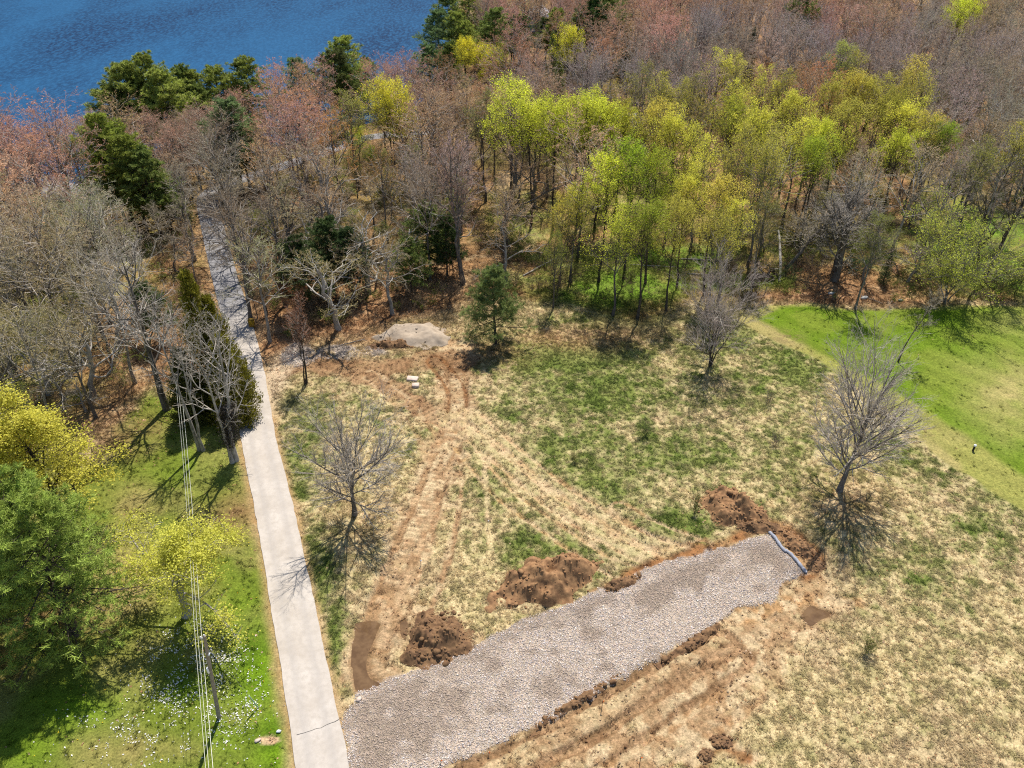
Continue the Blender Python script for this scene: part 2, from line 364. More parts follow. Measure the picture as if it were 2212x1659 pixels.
# wheel tracks
H = np.zeros(X.shape); bare = np.zeros(X.shape)
def track(pts, w, col, col2, amt, rut=.08, gauge=None, tread=0, rough=.5, edge_k=.25, k=0):
    global C, H, bare
    P = smooth_line(gps(pts), 6)
    d, al, sd_ = pline(X, Y, P)
    wob = (fbm(X, Y, 1.6, 12 + k, 2) - .5) * w * .8
    offs = [0] if not gauge else [-gauge / 2, gauge / 2]
    for o in offs:
        q = np.abs(np.where(d < 40, np.sign(sd_) * d, 99) - o) + wob if gauge else d + wob
        m = sst(w * .5 + edge_k, w * .5 - edge_k, q)
        m = m * np.clip(amt * (1 - rough + 2 * rough * n_mid), 0, 1)
        cc = mix(col * np.ones((len(X), 3)), col2, sst(.42, .6, fbm(X, Y, 1.1, 14 + k, 2)))
        C = mix(C, cc, m)
        h = -rut * m
        if tread:
            tr_ = (np.sin(al * 2 * PI / .7 + 2.5 * (n_mid - .5)) > .2) * (n_mid > .38); h = h - tread * m * tr_
            C = mix(C, C * .62, m * tr_ * .7)
        ridge = np.exp(-((q - w * .5) / .16) ** 2) * rut * .8 * np.clip(2.4 * (fbm(X, Y, .9, 2 + k, 2) - .35), 0, 1)
        C = mix(C, SOILD * 1.1, np.clip(ridge / max(rut, .01) * .35, 0, .5) * (amt > .3))
        H = H + h + ridge; bare = np.maximum(bare, m)
track([(985, 760), (990, 830), (982, 920), (950, 1000), (920, 1090), (885, 1180), (850, 1270), (815, 1370), (800, 1450)], 4.6, TAN, np.array([.31, .205, .12]), 1.0, .06, None, .06, .5, .8, 0)
track([(985, 800), (985, 900), (950, 1000), (910, 1110), (870, 1200), (830, 1310), (800, 1430)], .75, np.array([.27, .17, .095]), np.array([.38, .265, .16]), 1.0, .2, 2.4, .07, .6, .15, 1)
track([(970, 960), (975, 1040), (965, 1120), (945, 1200), (915, 1290), (880, 1380)], .7, np.array([.29, .185, .105]), TAN, .95, .16, 2.3, .07, .5, .15, 2)
track([(600, 800), (690, 790), (790, 812), (870, 850), (930, 890), (975, 915)], 3.1, np.array([.225, .135, .075]), np.array([.29, .185, .105]), 1.0, .06, None, .03, .35, .5, 3)
track([(650, 775), (760, 790), (860, 790), (960, 775), (985, 790)], 4.2, np.array([.24, .145, .08]), np.array([.185, .108, .058]), 1.0, .05, None, .03, .5, .9, 4)
track([(940, 780), (985, 840), (985, 900)], .5, SOILD * 1.3, SOIL, .8, .12, 2.2, .03, .4, .12, 5)
track([(800, 810), (870, 870), (940, 970)], .55, TAN, np.array([.34, .22, .12]), .6, .06, 2.0, .02, .5, .15, 6)
track([(995, 920), (1080, 985), (1180, 1070), (1300, 1150), (1420, 1205), (1520, 1185)], .62, TAN, np.array([.30, .17, .085]), .95, .17, 2.3, .05, .45, .14, 7)
track([(1010, 890), (1110, 980), (1230, 1075), (1370, 1160), (1500, 1200)], .55, TAN * .95, np.array([.34, .20, .10]), .9, .14, 2.1, .04, .5, .14, 8)
track([(1000, 960), (1080, 1060), (1190, 1140), (1300, 1215), (1370, 1240)], .5, TAN * .95, np.array([.36, .24, .12]), .9, .14, 2.0, .03, .5, .14, 9)
track([(1340, 1100), (1420, 1145), (1520, 1180)], .5, np.array([.32, .19, .10]), TAN, .8, .09, 1.9, .03, .5, .14, 10)
track([(1046, 980), (1052, 1070), (1062, 1200)], .6, TAN, STRAW, .85, .05, None, .03, .4, .14, 11)
track([(1000, 900), (1075, 970), (1200, 1075), (1340, 1165), (1480, 1200)], 5.0, TAN * 1.02, STRAW, .55, .01, None, 0, .6, 1.2, 11)
# churned strip below the gravel
track([(930, 1690), (1080, 1625), (1230, 1560), (1400, 1465), (1520, 1395), (1640, 1320), (1720, 1275)], 7.5, np.array([.28, .18, .10]), np.array([.39, .29, .175]), 1.0, .05, None, .05, .75, 1.4, 12)
track([(1250, 1700), (1370, 1620), (1500, 1530), (1620, 1440), (1680, 1390)], 5.5, np.array([.30, .195, .11]), TAN, .95, .05, None, .06, .8, 1.6, 13)
track([(1010, 1690), (1160, 1620), (1310, 1535), (1430, 1465), (1560, 1390)], .8, np.array([.19, .115, .062]), np.array([.29, .185, .105]), 1.0, .16, 2.6, .10, .3, .12, 13)
track([(1130, 1700), (1260, 1640), (1380, 1560), (1500, 1480), (1590, 1420)], .85, np.array([.20, .12, .065]), np.array([.31, .2, .115]), 1.0, .16, 2.5, .10, .3, .12, 14)
track([(1290, 1700), (1400, 1640), (1500, 1570), (1620, 1490)], .7, TAN, np.array([.31, .19, .1]), .8, .08, 2.3, .06, .45, .14, 15)
track([(1500, 1640), (1560, 1600), (1620, 1640)], 1.6, SOIL, TAN, .8, .12, None, .05, .6, .4, 2)
track([(1570, 1340), (1650, 1315), (1740, 1300), (1850, 1305)], 1.8, np.array([.33, .2, .1]), TAN, .8, .08, None, .04, .5, .5, 3)
# bare mud along the drive, round its end, by the puddle
track([(1300, 1285), (1400, 1228), (1500, 1196), (1590, 1165), (1660, 1130), (1720, 1160), (1770, 1215), (1745, 1245)], 1.5, SOIL * 1.15, SOILD, .95, .02, None, 0, .35, .5, 5)
track([(1670, 1145), (1715, 1185), (1748, 1232)], 1.3, np.array([.31, .19, .10]), SOIL, .95, .03, None, 0, .2, .4, 6)
track([(835, 1290), (815, 1370), (800, 1440), (830, 1480)], 3.0, np.array([.35, .245, .15]), np.array([.28, .175, .095]), .95, .05, None, .02, .3, .6, 7)
track([(905, 1320), (960, 1370), (930, 1430), (1010, 1390)], 2.6, MUD, TAN, .8, .03, None, 0, .5, .8, 8)
track([(596, 1000), (620, 1110), (646, 1200)], .9, TAN, LITTER, .55, .02, None, 0, .6, .4, 9)
dr, ral, rsd = pline(X, Y, ROAD)
vg = sst(ROADW + 1.2, ROADW - .1, dr + .7 * (n_mid - .5))
C = mix(C, mix(np.array([.33, .235, .14]) * np.ones((len(X), 3)), LITTER, n_sm), vg * .8)
C = mix(C, np.array([.40, .315, .225]), sst(3.2, 1.5, np.hypot((X - gp(590, 830)[0]) / 1.0, (Y - gp(590, 830)[1]) / 4.5) + n_mid) * .85)
gr2 = sst(-.7, .4, sdist(X, Y, GRAVEL2) + 1.4 * (n_mid - .5))
C = mix(C, np.array([.32, .28, .25]), gr2 * sst(.3, .55, n_mid))
yw = np.clip(blob([(580, 1598, 26, 9, 1)], 1.0) * (.5 + n_mid), 0, 1); C = mix(C, np.array([.42, .30, .19]), sst(.3, .6, yw))
# puddle beds and stone bed
pd = np.maximum.reduce([sdist(X, Y, P) for P in (PUDDLE, PUDDLE2, PUDDLE3)])
C = mix(C, MUD * .8, sst(-.7, .1, pd));
dd = sdist(X, Y, DRIVE) + .6 * (n_sm - .5) + .5 * (n_mid - .5)
st = sst(-.15, .15, dd)
bedc = mix(np.array([.345, .285, .24]) * np.ones((len(X), 3)), np.array([.25, .20, .165]), sst(.44, .62, ddirt(X, Y)))
C = mix(C, bedc, st)
sea = sdist(X, Y, SEA)
C = mix(C, np.array([.2, .17, .13]), sst(-3, 0, sea))
Z = gz(X, Y)
for P in (PUDDLE, PUDDLE2, PUDDLE3):
    q = sst(-2.5, -.3, sdist(X, Y, P)); c = P.mean(0); Z = Z * (1 - q) + gz1(*c) * q
roughn = (1 - lw * .8) * (1 - ll * .7)
Zm = (fbm(X, Y, .75, 3, 2) - .5) * .16 * roughn + (n_mid - .5) * .18 * roughn + (fbm(X, Y, 1.3, 13, 2) - .5) * .14 * np.clip(bare, 0, 1) + H
nr = sst(ROADW + 1.2, ROADW + .1, dr)
Zm = Zm * (1 - nr) - .06 * nr
Zm = Zm * (1 - st) + st * .03
pw = sst(-1.6, -.5, pd); Zm = Zm * (1 - pw) + pw * (.03 + .05 * (n_sm - .5) - .16 * sst(-.7, .5, pd + 1.1 * (n_mid - .5)))
Z = Z + np.where(fine, Zm, 0)
GZ2 = (Z.reshape(sh), gx, gy)
def surf(x, y):                              # height of the ground sheet itself
    Zg, ax, ay = GZ2
    i = np.clip(np.searchsorted(ax, x) - 1, 0, len(ax) - 2); j = np.clip(np.searchsorted(ay, y) - 1, 0, len(ay) - 2)
    fx = np.clip((x - ax[i]) / (ax[i + 1] - ax[i]), 0, 1); fy = np.clip((y - ay[j]) / (ay[j + 1] - ay[j]), 0, 1)
    return (Zg[j, i] * (1 - fx) + Zg[j, i + 1] * fx) * (1 - fy) + (Zg[j + 1, i] * (1 - fx) + Zg[j + 1, i + 1] * fx) * fy
C2 = C.reshape(*sh, 3)
def near(x, y, A):
    i = np.clip(np.searchsorted(gx, x), 0, len(gx) - 1); j = np.clip(np.searchsorted(gy, y), 0, len(gy) - 1); return A[j, i]
i, j = np.meshgrid(np.arange(sh[1] - 1), np.arange(sh[0] - 1)); b0 = (j * sh[1] + i).ravel()
me = mesh('ground', np.column_stack([X, Y, Z]), np.column_stack([b0, b0 + 1, b0 + sh[1] + 1, b0 + sh[1]]), [M_ground], None, True)
a = me.color_attributes.new('tint', 'FLOAT_COLOR', 'POINT')
a.data.foreach_set('color', np.column_stack([np.clip(C, 0, 1), np.ones(len(C))]).astype(np.float32).ravel())
kind(link('ground', me), 'structure')

# ---------------------------------------------------------------- road, water, puddles
def strip(name, P, w, z, m, n=9, attrs=False):
    T = np.gradient(P, axis=0); T /= np.linalg.norm(T, axis=1, keepdims=True); Nn = np.column_stack([-T[:, 1], T[:, 0]])
    s = np.linspace(-1, 1, n); ej = 1 + .06 * (vn(P[:, 0] * 1.0, P[:, 1], .9, 3) - .5) + .03 * (vn(P[:, 0], P[:, 1], 4, 5) - .5)
    XY = P[:, None] + Nn[:, None] * (s[None, :, None] * (w * ej)[:, None, None])
    zz = gz(XY[..., 0], XY[..., 1]) + z + .03 * (1 - s ** 2)
    V = np.dstack([XY, zz]).reshape(-1, 3); k = len(P)
    i, j = np.meshgrid(np.arange(n - 1), np.arange(k - 1)); b = (j * n + i).ravel()
    me = mesh(name, V, np.column_stack([b, b + n, b + n + 1, b + 1]), [m], None, True)
    if attrs:
        wheel = np.exp(-((np.abs(s) - .45) / .16) ** 2)
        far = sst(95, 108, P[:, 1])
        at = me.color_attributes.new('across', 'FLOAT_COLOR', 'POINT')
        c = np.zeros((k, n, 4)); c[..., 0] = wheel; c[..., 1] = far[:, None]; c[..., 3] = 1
        at.data.foreach_set('color', c.astype(np.float32).ravel())
    return me
RD = smooth_line(ROAD, 3)
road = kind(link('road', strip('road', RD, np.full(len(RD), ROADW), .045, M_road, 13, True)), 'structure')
M_crack, N, L, p = mat('crack_sealant', (.07, .065, .06), .9)
def crack(pts):
    P = gps(pts); P = smooth_line(P, 8); P = P + np.column_stack([vn(P[:, 0], P[:, 1], .3, 4) - .5, vn(P[:, 0], P[:, 1], .3, 5) - .5]) * .15
    return strip('road_crack', P, np.full(len(P), .018), .085, M_crack, 2)
link('crack', crack([(640, 1588), (680, 1577), (738, 1552)]), road)

def water_mat():
    m, N, L, p = mat('lake_water', (.004, .035, .085), .28, .12)
    p.inputs['IOR'].default_value = 1.33
    P = geo(N); mp = N.new('ShaderNodeMapping'); mp.inputs['Scale'].default_value = (1.0, .42, 1); mp.inputs['Rotation'].default_value = (0, 0, .35); L.new(P, mp.inputs[0])
    n1 = noise(N, L, 1.1, 4, mp.outputs[0], .65); n2 = noise(N, L, .022, 3, mp.outputs[0])
    n3 = noise(N, L, .25, 3, mp.outputs[0])
    c = mixc(N, L, mrange(N, L, n2, .38, .62, 0, 1), (.0015, .015, .05), (.007, .054, .128))
    c = mixc(N, L, mrange(N, L, n1, .42, .62, 0, .75), c, (.012, .075, .17))
    L.new(c, p.inputs['Base Color']); p.inputs['Specular IOR Level'].default_value = 0
    gl = N.new('ShaderNodeBsdfGlossy'); gl.inputs['Roughness'].default_value = .25; mx = N.new('ShaderNodeMixShader'); mx.inputs[0].default_value = .07
    L.new(p.outputs[0], mx.inputs[1]); L.new(gl.outputs[0], mx.inputs[2]); L.new(mx.outputs[0], N['Material Output'].inputs[0])
    ad = N.new('ShaderNodeMath'); L.new(n1, ad.inputs[0]); L.new(n3, ad.inputs[1])
    bump(N, L, p, ad.outputs[0], .9, .5)
    return m
lake = np.array([[-9000, 60, -1.6], [2500, 60, -1.6], [2500, 9000, -1.6], [-9000, 9000, -1.6]], float)
kind(link('lake_water', mesh('lake_water', lake, np.array([[0, 1, 2, 3]]), [water_mat()])), 'structure')
m, N, L, p = mat('muddy_water', (.16, .085, .035), .08, .5)
nz = noise(N, L, .9, 3, geo(N)); L.new(mixc(N, L, mrange(N, L, nz, .4, .62, 0, 1), (.085, .045, .016), (.135, .078, .033)), p.inputs['Base Color'])
M_pud = m
for P in (PUDDLE, PUDDLE2, PUDDLE3):
    Q = smooth_line(np.vstack([P, P[:1]]), 5)[:-1]; c = Q.mean(0); Q2 = c + (Q - c) * 1.22
    zz = gz1(*c) - .035
    V = np.column_stack([Q2, np.full(len(Q2), zz)]); n = len(Q2)
    kind(link('puddle_water', mesh('puddle_water', V, np.arange(n)[None, ::(1 if sum(Q2[i, 0] * Q2[(i + 1) % n, 1] - Q2[(i + 1) % n, 0] * Q2[i, 1] for i in range(n)) > 0 else -1)].copy(), [M_pud])), 'structure')

# ---------------------------------------------------------------- things scattered by the thousand (each kind one object)
def scatter(name, pts, protos, scale, tint, rot=None, tilt=.15, parent=None):
    n = len(pts); me = bpy.data.meshes.new(name); me.vertices.add(n); me.vertices.foreach_set('co', np.asarray(pts, np.float32).ravel())
    def at(nm, ty, v, f):
        q = me.attributes.new(nm, ty, 'POINT'); q.data.foreach_set(f, np.ascontiguousarray(v, np.float32).ravel() if ty != 'INT' else np.asarray(v, np.int32))
    at('tint', 'FLOAT_COLOR', np.column_stack([np.clip(tint, 0, 1), np.ones(n)]), 'color')
    at('size', 'FLOAT', np.broadcast_to(scale, (n,)), 'value')
    r = rng.random(n) * 2 * PI if rot is None else rot
    at('turn', 'FLOAT_VECTOR', np.column_stack([(rng.random(n) - .5) * 2 * tilt, (rng.random(n) - .5) * 2 * tilt, r]), 'vector')
    at('pick', 'INT', rng.integers(0, len(protos), n), 'value')
    ng = bpy.data.node_groups.new(name, 'GeometryNodeTree')
    ng.interface.new_socket('Geometry', in_out='INPUT', socket_type='NodeSocketGeometry'); ng.interface.new_socket('Geometry', in_out='OUTPUT', socket_type='NodeSocketGeometry')
    N, L = ng.nodes, ng.links; gi, go = N.new('NodeGroupInput'), N.new('NodeGroupOutput')
    ip = N.new('GeometryNodeInstanceOnPoints'); L.new(gi.outputs[0], ip.inputs['Points'])
    jn = N.new('GeometryNodeGeometryToInstance')
    for pr in protos:
        oi = N.new('GeometryNodeObjectInfo'); oi.inputs['Object'].default_value = pr; L.new(oi.outputs['Geometry'], jn.inputs[0])
    L.new(jn.outputs[0], ip.inputs['Instance']); ip.inputs['Pick Instance'].default_value = True
    def na(nm, ty):
        q = N.new('GeometryNodeInputNamedAttribute'); q.data_type = ty; q.inputs['Name'].default_value = nm; return q.outputs['Attribute']
    L.new(na('pick', 'INT'), ip.inputs['Instance Index']); L.new(na('turn', 'FLOAT_VECTOR'), ip.inputs['Rotation']); L.new(na('size', 'FLOAT'), ip.inputs['Scale'])
    L.new(ip.outputs[0], go.inputs[0])
    o = link(name, me, parent); md = o.modifiers.new('scatter', 'NODES'); md.node_group = ng
    return kind(o, 'stuff')
def proto(name, me): return bpy.data.objects.new(name, me)

def blades(n, h, w, spread, lean, mat_, r):
    b = MB()
    for _ in range(n):
        a = r.random() * 2 * PI; q = r.random() * spread; x, y = q * math.cos(a), q * math.sin(a)
        d = r.normal(0, lean, 2); hh = h * (.6 + .6 * r.random()); f = r.random() * 2 * PI; wx, wy = math.cos(f) * w / 2, math.sin(f) * w / 2
        b.add([[x - wx, y - wy, -.03], [x + wx, y + wy, -.03], [x + d[0] * .45 + wx * .7, y + d[1] * .45 + wy * .7, hh * .65], [x + d[0] * .45 - wx * .7, y + d[1] * .45 - wy * .7, hh * .65], [x + d[0], y + d[1], hh * .9]], [(0, 1, 2, 3)], [(3, 2, 4)])
    return b.build('tuft', mat_)
pr_grass = [proto('tuft', blades(18, .15, .045, .22, .17, M_grass, np.random.default_rng(k))) for k in range(4)]
pr_tall = [proto('tall_tuft', blades(16, .5, .04, .25, .28, M_grass, np.random.default_rng(30 + k))) for k in range(3)]
def stone_mesh(k):
    r = np.random.default_rng(60 + k)
    ph = (1 + 5 ** .5) / 2
    v = np.array([(-1, ph, 0), (1, ph, 0), (-1, -ph, 0), (1, -ph, 0), (0, -1, ph), (0, 1, ph), (0, -1, -ph), (0, 1, -ph), (ph, 0, -1), (ph, 0, 1), (-ph, 0, -1), (-ph, 0, 1)], float) / 1.9
    v *= (.7 + .55 * r.random((12, 1))) * np.array([1.15, .85, .65])
    f = np.array([(0, 11, 5), (0, 5, 1), (0, 1, 7), (0, 7, 10), (0, 10, 11), (1, 5, 9), (5, 11, 4), (11, 10, 2), (10, 7, 6), (7, 1, 8), (3, 9, 4), (3, 4, 2), (3, 2, 6), (3, 6, 8), (3, 8, 9), (4, 9, 5), (2, 4, 11), (6, 2, 10), (8, 6, 7), (9, 8, 1)])
    return v, f
pr_stone = [proto('stone', mesh('stone', *stone_mesh(k), [M_stone])) for k in range(5)]
pr_clod = [proto('clod', mesh('clod', *stone_mesh(20 + k), [M_sc])) for k in range(4)]
def leaf_mesh(k):
    r = np.random.default_rng(80 + k); c = .25 + .3 * r.random()
    v = [(-.5, 0, 0), (0, -.32, c * .3), (.5, 0, .05), (0, .32, c * .35), (0, 0, -.02)]
    return mesh('leaf', np.array(v) + [0, 0, .06], np.array([(0, 1, 4), (1, 2, 4), (2, 3, 4), (3, 0, 4)]), [M_sc])
pr_leaf = [proto('leaf', leaf_mesh(k)) for k in range(3)]

def sample_ground(n, box, keep):
    x = rng.uniform(box[0], box[1], n); y = rng.uniform(box[2], box[3], n); k = rng.random(n) < keep(x, y); return x[k], y[k]
def pk(fld): F = fld.reshape(sh); return lambda x, y: near(x, y, F)
F_st, F_bare, F_woods, F_lw, F_ll, F_g, F_nr, F_pd, F_lf, F_gw = [pk(q) for q in (st, bare, woods, lw, ll, g, nr, pd, lf, gw)]
def view_ok(x, y, mgn=60):
    px, py = proj(np.stack([x, y, np.zeros_like(x)], -1)); return (px > -mgn) & (px < 2212 + mgn) & (py < 1659 + mgn)
# meadow grass
x, y = sample_ground(190000, (-60, 86, 30, 124), lambda x, y: (1 - F_st(x, y)) * (1 - .93 * F_bare(x, y)) * (1 - .75 * F_woods(x, y)) * (1 - .97 * F_lw(x, y)) * (1 - .85 * F_ll(x, y)) * (1 - F_nr(x, y)) * (F_pd(x, y) < -.2) * view_ok(x, y) * (.3 + .9 * vn(x, y, 1.3, 6)))
t = near(x, y, C2) * rng.uniform(.88, 1.3, (len(x), 1))
scatter('meadow_grass', np.column_stack([x, y, surf(x, y)]), pr_grass, rng.uniform(.6, 1.35, len(x)), t)
# taller dead stalks along the wood's edge
x, y = sample_ground(26000, (-50, 84, 80, 122), lambda x, y: np.exp(-((sdist(x, y, WOODS) + 1) / 5) ** 2) * (1 - F_lw(x, y)) * (1 - F_bare(x, y)) * (1 - F_nr(x, y)) * .55 * (1 - F_ll(x, y)))
t = near(x, y, C2) * rng.uniform(.75, 1.3, (len(x), 1))
scatter('dead_stalk_grass', np.column_stack([x, y, surf(x, y)]), pr_tall, rng.uniform(.6, 1.3, len(x)), t)
# fallen leaves
x, y = sample_ground(150000, (-70, 92, 30, 150), lambda x, y: np.clip(.5 * F_woods(x, y) * (1 - F_gw(x, y)) + .8 * F_lf(x, y) + .16 * ((x > 18) & (y < 62)) + .03, 0, 1) * (1 - F_st(x, y)) * (1 - .9 * F_lw(x, y)) * (1 - .8 * F_nr(x, y)) * view_ok(x, y))
base = np.array([[.42, .26, .15], [.34, .19, .09], [.47, .33, .21], [.26, .14, .07]])
scatter('fallen_leaves', np.column_stack([x, y, surf(x, y)]), pr_leaf, rng.uniform(.13, .3, len(x)), base[rng.integers(0, 4, len(x))] * rng.uniform(.8, 1.2, (len(x), 1)), None, .5)
# crushed stone of the drive
x, y = sample_ground(560000, (-26, 44, 28, 72), lambda x, y: F_st(x, y) * (.6 + .4 * vn(x, y, 3, 2)))
dirt = sst(.44, .6, ddirt(x, y)) * .75 * sst(.3, 1.6, sdist(x, y, DRIVE))
stc = np.array([[.47, .41, .385], [.55, .47, .39], [.40, .36, .35], [.60, .54, .47], [.46, .35, .28], [.29, .255, .245]])[rng.integers(0, 6, len(x))]
stc = mix(stc, np.array([.30, .235, .185]), dirt * 1.1) * rng.uniform(.75, 1.2, (len(x), 1))
scatter('driveway_gravel', np.column_stack([x, y, surf(x, y) + .02]), pr_stone, rng.uniform(.022, .055, len(x)) * (1 + .8 * (rng.random(len(x)) < .10)), stc, None, 1.2)
x, y = sample_ground(26000, (-38, -10, 84, 104), lambda x, y: pk(gr2)(x, y) * .7)
scatter('gravel_patch', np.column_stack([x, y, surf(x, y) + .02]), pr_stone, rng.uniform(.05, .09, len(x)), stc[rng.integers(0, len(stc), len(x))], None, 1.2)
# clods on bare soil
x, y = sample_ground(30000, (-40, 60, 30, 104), lambda x, y: np.clip(F_bare(x, y) - .3, 0, 1) * (1 - F_st(x, y)) * (F_pd(x, y) < -.1) * sst(.45, .7, vn(x, y, 1.8, 9)) * .7)
t = mix(near(x, y, C2), SOILD * 1.2, rng.random(len(x)) * .6)
scatter('loose_clods', np.column_stack([x, y, surf(x, y)]), pr_clod, rng.uniform(.04, .15, len(x)) ** 1.0, t, None, 1.0)
# white blossom lying on the left lawn, and a few dandelions
x, y = sample_ground(60000, (-48, -14, 30, 56), lambda x, y: .13 * F_ll(x, y) * (sum(s * np.exp(-((proj(np.stack([x, y, 0 * x], -1))[0] - a) / ra) ** 2 - ((proj(np.stack([x, y, 0 * x], -1))[1] - b) / rb) ** 2) for a, b, ra, rb, s in [(410, 1420, 70, 60, 1.5), (375, 1500, 50, 40, 1.6), (480, 1420, 40, 50, 2.4), (510, 1540, 60, 60, 1.1), (360, 1560, 120, 60, .7), (290, 1600, 140, 60, .35), (560, 1490, 30, 30, .8)])) * (.4 + 2.2 * (vn(x, y, .9, 5) > .55)))
scatter('fallen_blossom', np.column_stack([x, y, surf(x, y) + .05]), pr_leaf, rng.uniform(.07, .2, len(x)), np.array([.78, .76, .74]) * rng.uniform(.75, 1.1, (len(x), 1)), None, .8)
x, y = sample_ground(900, (-48, -14, 30, 60), lambda x, y: .16 * F_ll(x, y))
scatter('dandelion_flowers', np.column_stack([x, y, surf(x, y) + .06]), pr_leaf, rng.uniform(.1, .18, len(x)), np.array([.75, .5, .03]) * np.ones((len(x), 1)), None, .8)

# ---------------------------------------------------------------- tree skeletons
def unit(v): return v / (np.linalg.norm(v, axis=-1, keepdims=True) + 1e-9)
def children(r, P, R, Ln, sp, first=None):
    B, n, _ = P.shape; k = sp['k']
    t = sp['t0'] + (sp['t1'] - sp['t0']) * (np.arange(k)[None] + r.random((B, k))) / k
    f = t * (n - 1); i = np.clip(f.astype(int), 0, n - 2); w = (f - i)[..., None]
    bi = np.arange(B)[:, None]
    p = P[bi, i] * (1 - w) + P[bi, i + 1] * w
    rad = R[bi, i] * (1 - w[..., 0]) + R[bi, i + 1] * w[..., 0]
    T = unit(P[bi, i + 1] - P[bi, i])
    az = (np.arange(k)[None] * 2.39996 + r.random((B, 1)) * 6.28) + r.normal(0, .5, (B, k))
    ref = np.where(np.abs(T[..., 2:3]) > .85, np.array([1., 0, 0]), np.array([0, 0, 1.]))
    U = unit(np.cross(T, ref)); V = np.cross(T, U)
    an = np.radians(sp['ang'] + r.normal(0, sp.get('angj', 10), (B, k)))
    if sp.get('angt'): an = an * (1 - sp['angt'] * t)
    side = np.cos(az)[..., None] * U + np.sin(az)[..., None] * V
    if sp.get('flat'): side = unit(side * np.array([1, 1, 1 - sp['flat']]))
    d = unit(T * np.cos(an)[..., None] + side * np.sin(an)[..., None])
    if first: ln = first(t) * sp['lf'] * r.uniform(.75, 1.2, (B, k))
    else: ln = Ln[:, None] * sp['lf'] * (1.1 - .55 * t) * r.uniform(.65, 1.25, (B, k))
    p, d, ln, rad = p.reshape(-1, 3), d.reshape(-1, 3), ln.ravel(), rad.ravel()
    m = sp['n']; Q = np.zeros((len(p), m, 3)); Q[:, 0] = p; step = ln / (m - 1)
    for s_ in range(1, m):
        d = unit(d + r.normal(0, sp['wob'], d.shape) + np.array([0, 0, sp['up']]))
        Q[:, s_] = Q[:, s_ - 1] + d * step[:, None]
    r0 = np.maximum(np.minimum(rad * .75, ln * sp.get('rl', .022)), sp['rmin'])
    RR = r0[:, None] * np.linspace(1, sp.get('tap', .35), m)[None]; RR = np.maximum(RR, sp['rmin'] * .6)
    return Q, RR, ln
def trunk_line(r, H, r0, wob, n=10, lean=(0, 0), top=.12, flare=1.45):
    z = np.linspace(0, H, n); off = np.cumsum(r.normal(0, wob, (n, 2)), 0); off -= off[0]
    P = np.column_stack([off[:, 0] + lean[0] * (z / H) ** 1.2, off[:, 1] + lean[1] * (z / H) ** 1.2, z]); P[0, 2] = -.35
    s = z / H; R = r0 * (1 - (1 - top) * s); R[0] *= flare; R[1] *= 1.05
    return P[None], R[None]
def skeleton(seed, H, r0, levels, prof, wob=.12, lean=(0, 0), trunk_top=1.0, top=.12, stems=1, splay=0.0):
    r = np.random.default_rng(seed)
    PP, RR = [], []
    for s_ in range(stems):
        a = s_ * 6.28 / stems + r.random(); ln = (lean[0] + splay * math.cos(a), lean[1] + splay * math.sin(a))
        P, R = trunk_line(r, H * trunk_top * (1 if s_ == 0 else r.uniform(.8, .97)), r0 * (1 if s_ == 0 else .8), wob, 10, ln, top)
        if stems > 1: P[0, :, :2] += np.array([math.cos(a), math.sin(a)]) * r0 * 1.0
        PP.append(P); RR.append(R)
    P, R = np.vstack(PP), np.vstack(RR); out = [(P, R)]; Ln = np.full(len(P), H)
    for q, sp in enumerate(levels):
        P, R, Ln = children(r, P, R, Ln, sp, (lambda t: H * prof(t)) if q == 0 else None)
        out.append((P, R))
    return r, out
def wood_mesh(lv, mats, sides=(9, 6, 4, 3, 3), m=0):
    b = MB()
    for q, (P, R) in enumerate(lv): b.tubes(P, R, sides[min(q, 4)], m)
    return b
def tip_points(r, lv, n, frac=.35, jit=.1):
    P = lv[0]; B, k, _ = P.shape
    i = r.integers(0, B, n); f = (frac + (1 - frac) * r.random(n)) * (k - 1.001); j = f.astype(int); w = (f - j)[:, None]
    return P[i, j] * (1 - w) + P[i, j + 1] * w + r.normal(0, jit, (n, 3))
def quads(b, r, C_, s, m=0, up=.4, asp=.75):
    n = len(C_); nr_ = unit(r.normal(0, 1, (n, 3)) + np.array([0, 0, up])); a = unit(np.cross(nr_, r.normal(0, 1, (n, 3)))); c = np.cross(nr_, a)
    s = (s * r.uniform(.6, 1.35, n))[:, None]
    V = np.stack([C_ - a * s * .5, C_ + c * s * .5 * asp + nr_ * s * .08, C_ + a * s * .5, C_ - c * s * .5 * asp + nr_ * s * .08], 1)
    return b.add(V.reshape(-1, 3), np.arange(4 * n).reshape(n, 4), None, m)

MAPLE = [dict(k=14, t0=.34, t1=.99, ang=52, angj=9, angt=.3, lf=.40, wob=.09, up=.09, n=6, rmin=.02, rl=.016),
         dict(k=9, t0=.2, t1=.98, ang=44, angj=12, lf=.50, wob=.12, up=.07, n=4, rmin=.011),
         dict(k=7, t0=.2, t1=.98, ang=42, angj=14, lf=.52, wob=.14, up=.05, n=3, rmin=.009),
         dict(k=4, t0=.2, t1=1, ang=36, angj=14, lf=.55, wob=.1, up=.05, n=2, rmin=.007)]
def lvl(base, **kw):
    L_ = [dict(d) for d in base]
    for k, v in kw.items():
        q, key = k.split('_'); L_[int(q[1])][key] = v
    return L_
OAK = [dict(k=11, t0=.30, t1=1, ang=62, angj=14, angt=.35, lf=.55, wob=.24, up=.06, n=8, rmin=.03, rl=.016),
       dict(k=7, t0=.25, t1=.98, ang=50, angj=16, lf=.46, wob=.30, up=.03, n=5, rmin=.018),
       dict(k=6, t0=.2, t1=.98, ang=48, angj=18, lf=.5, wob=.28, up=.02, n=4, rmin=.011),
       dict(k=4, t0=.2, t1=1, ang=42, angj=18, lf=.5, wob=.2, up=.02, n=2, rmin=.008)]
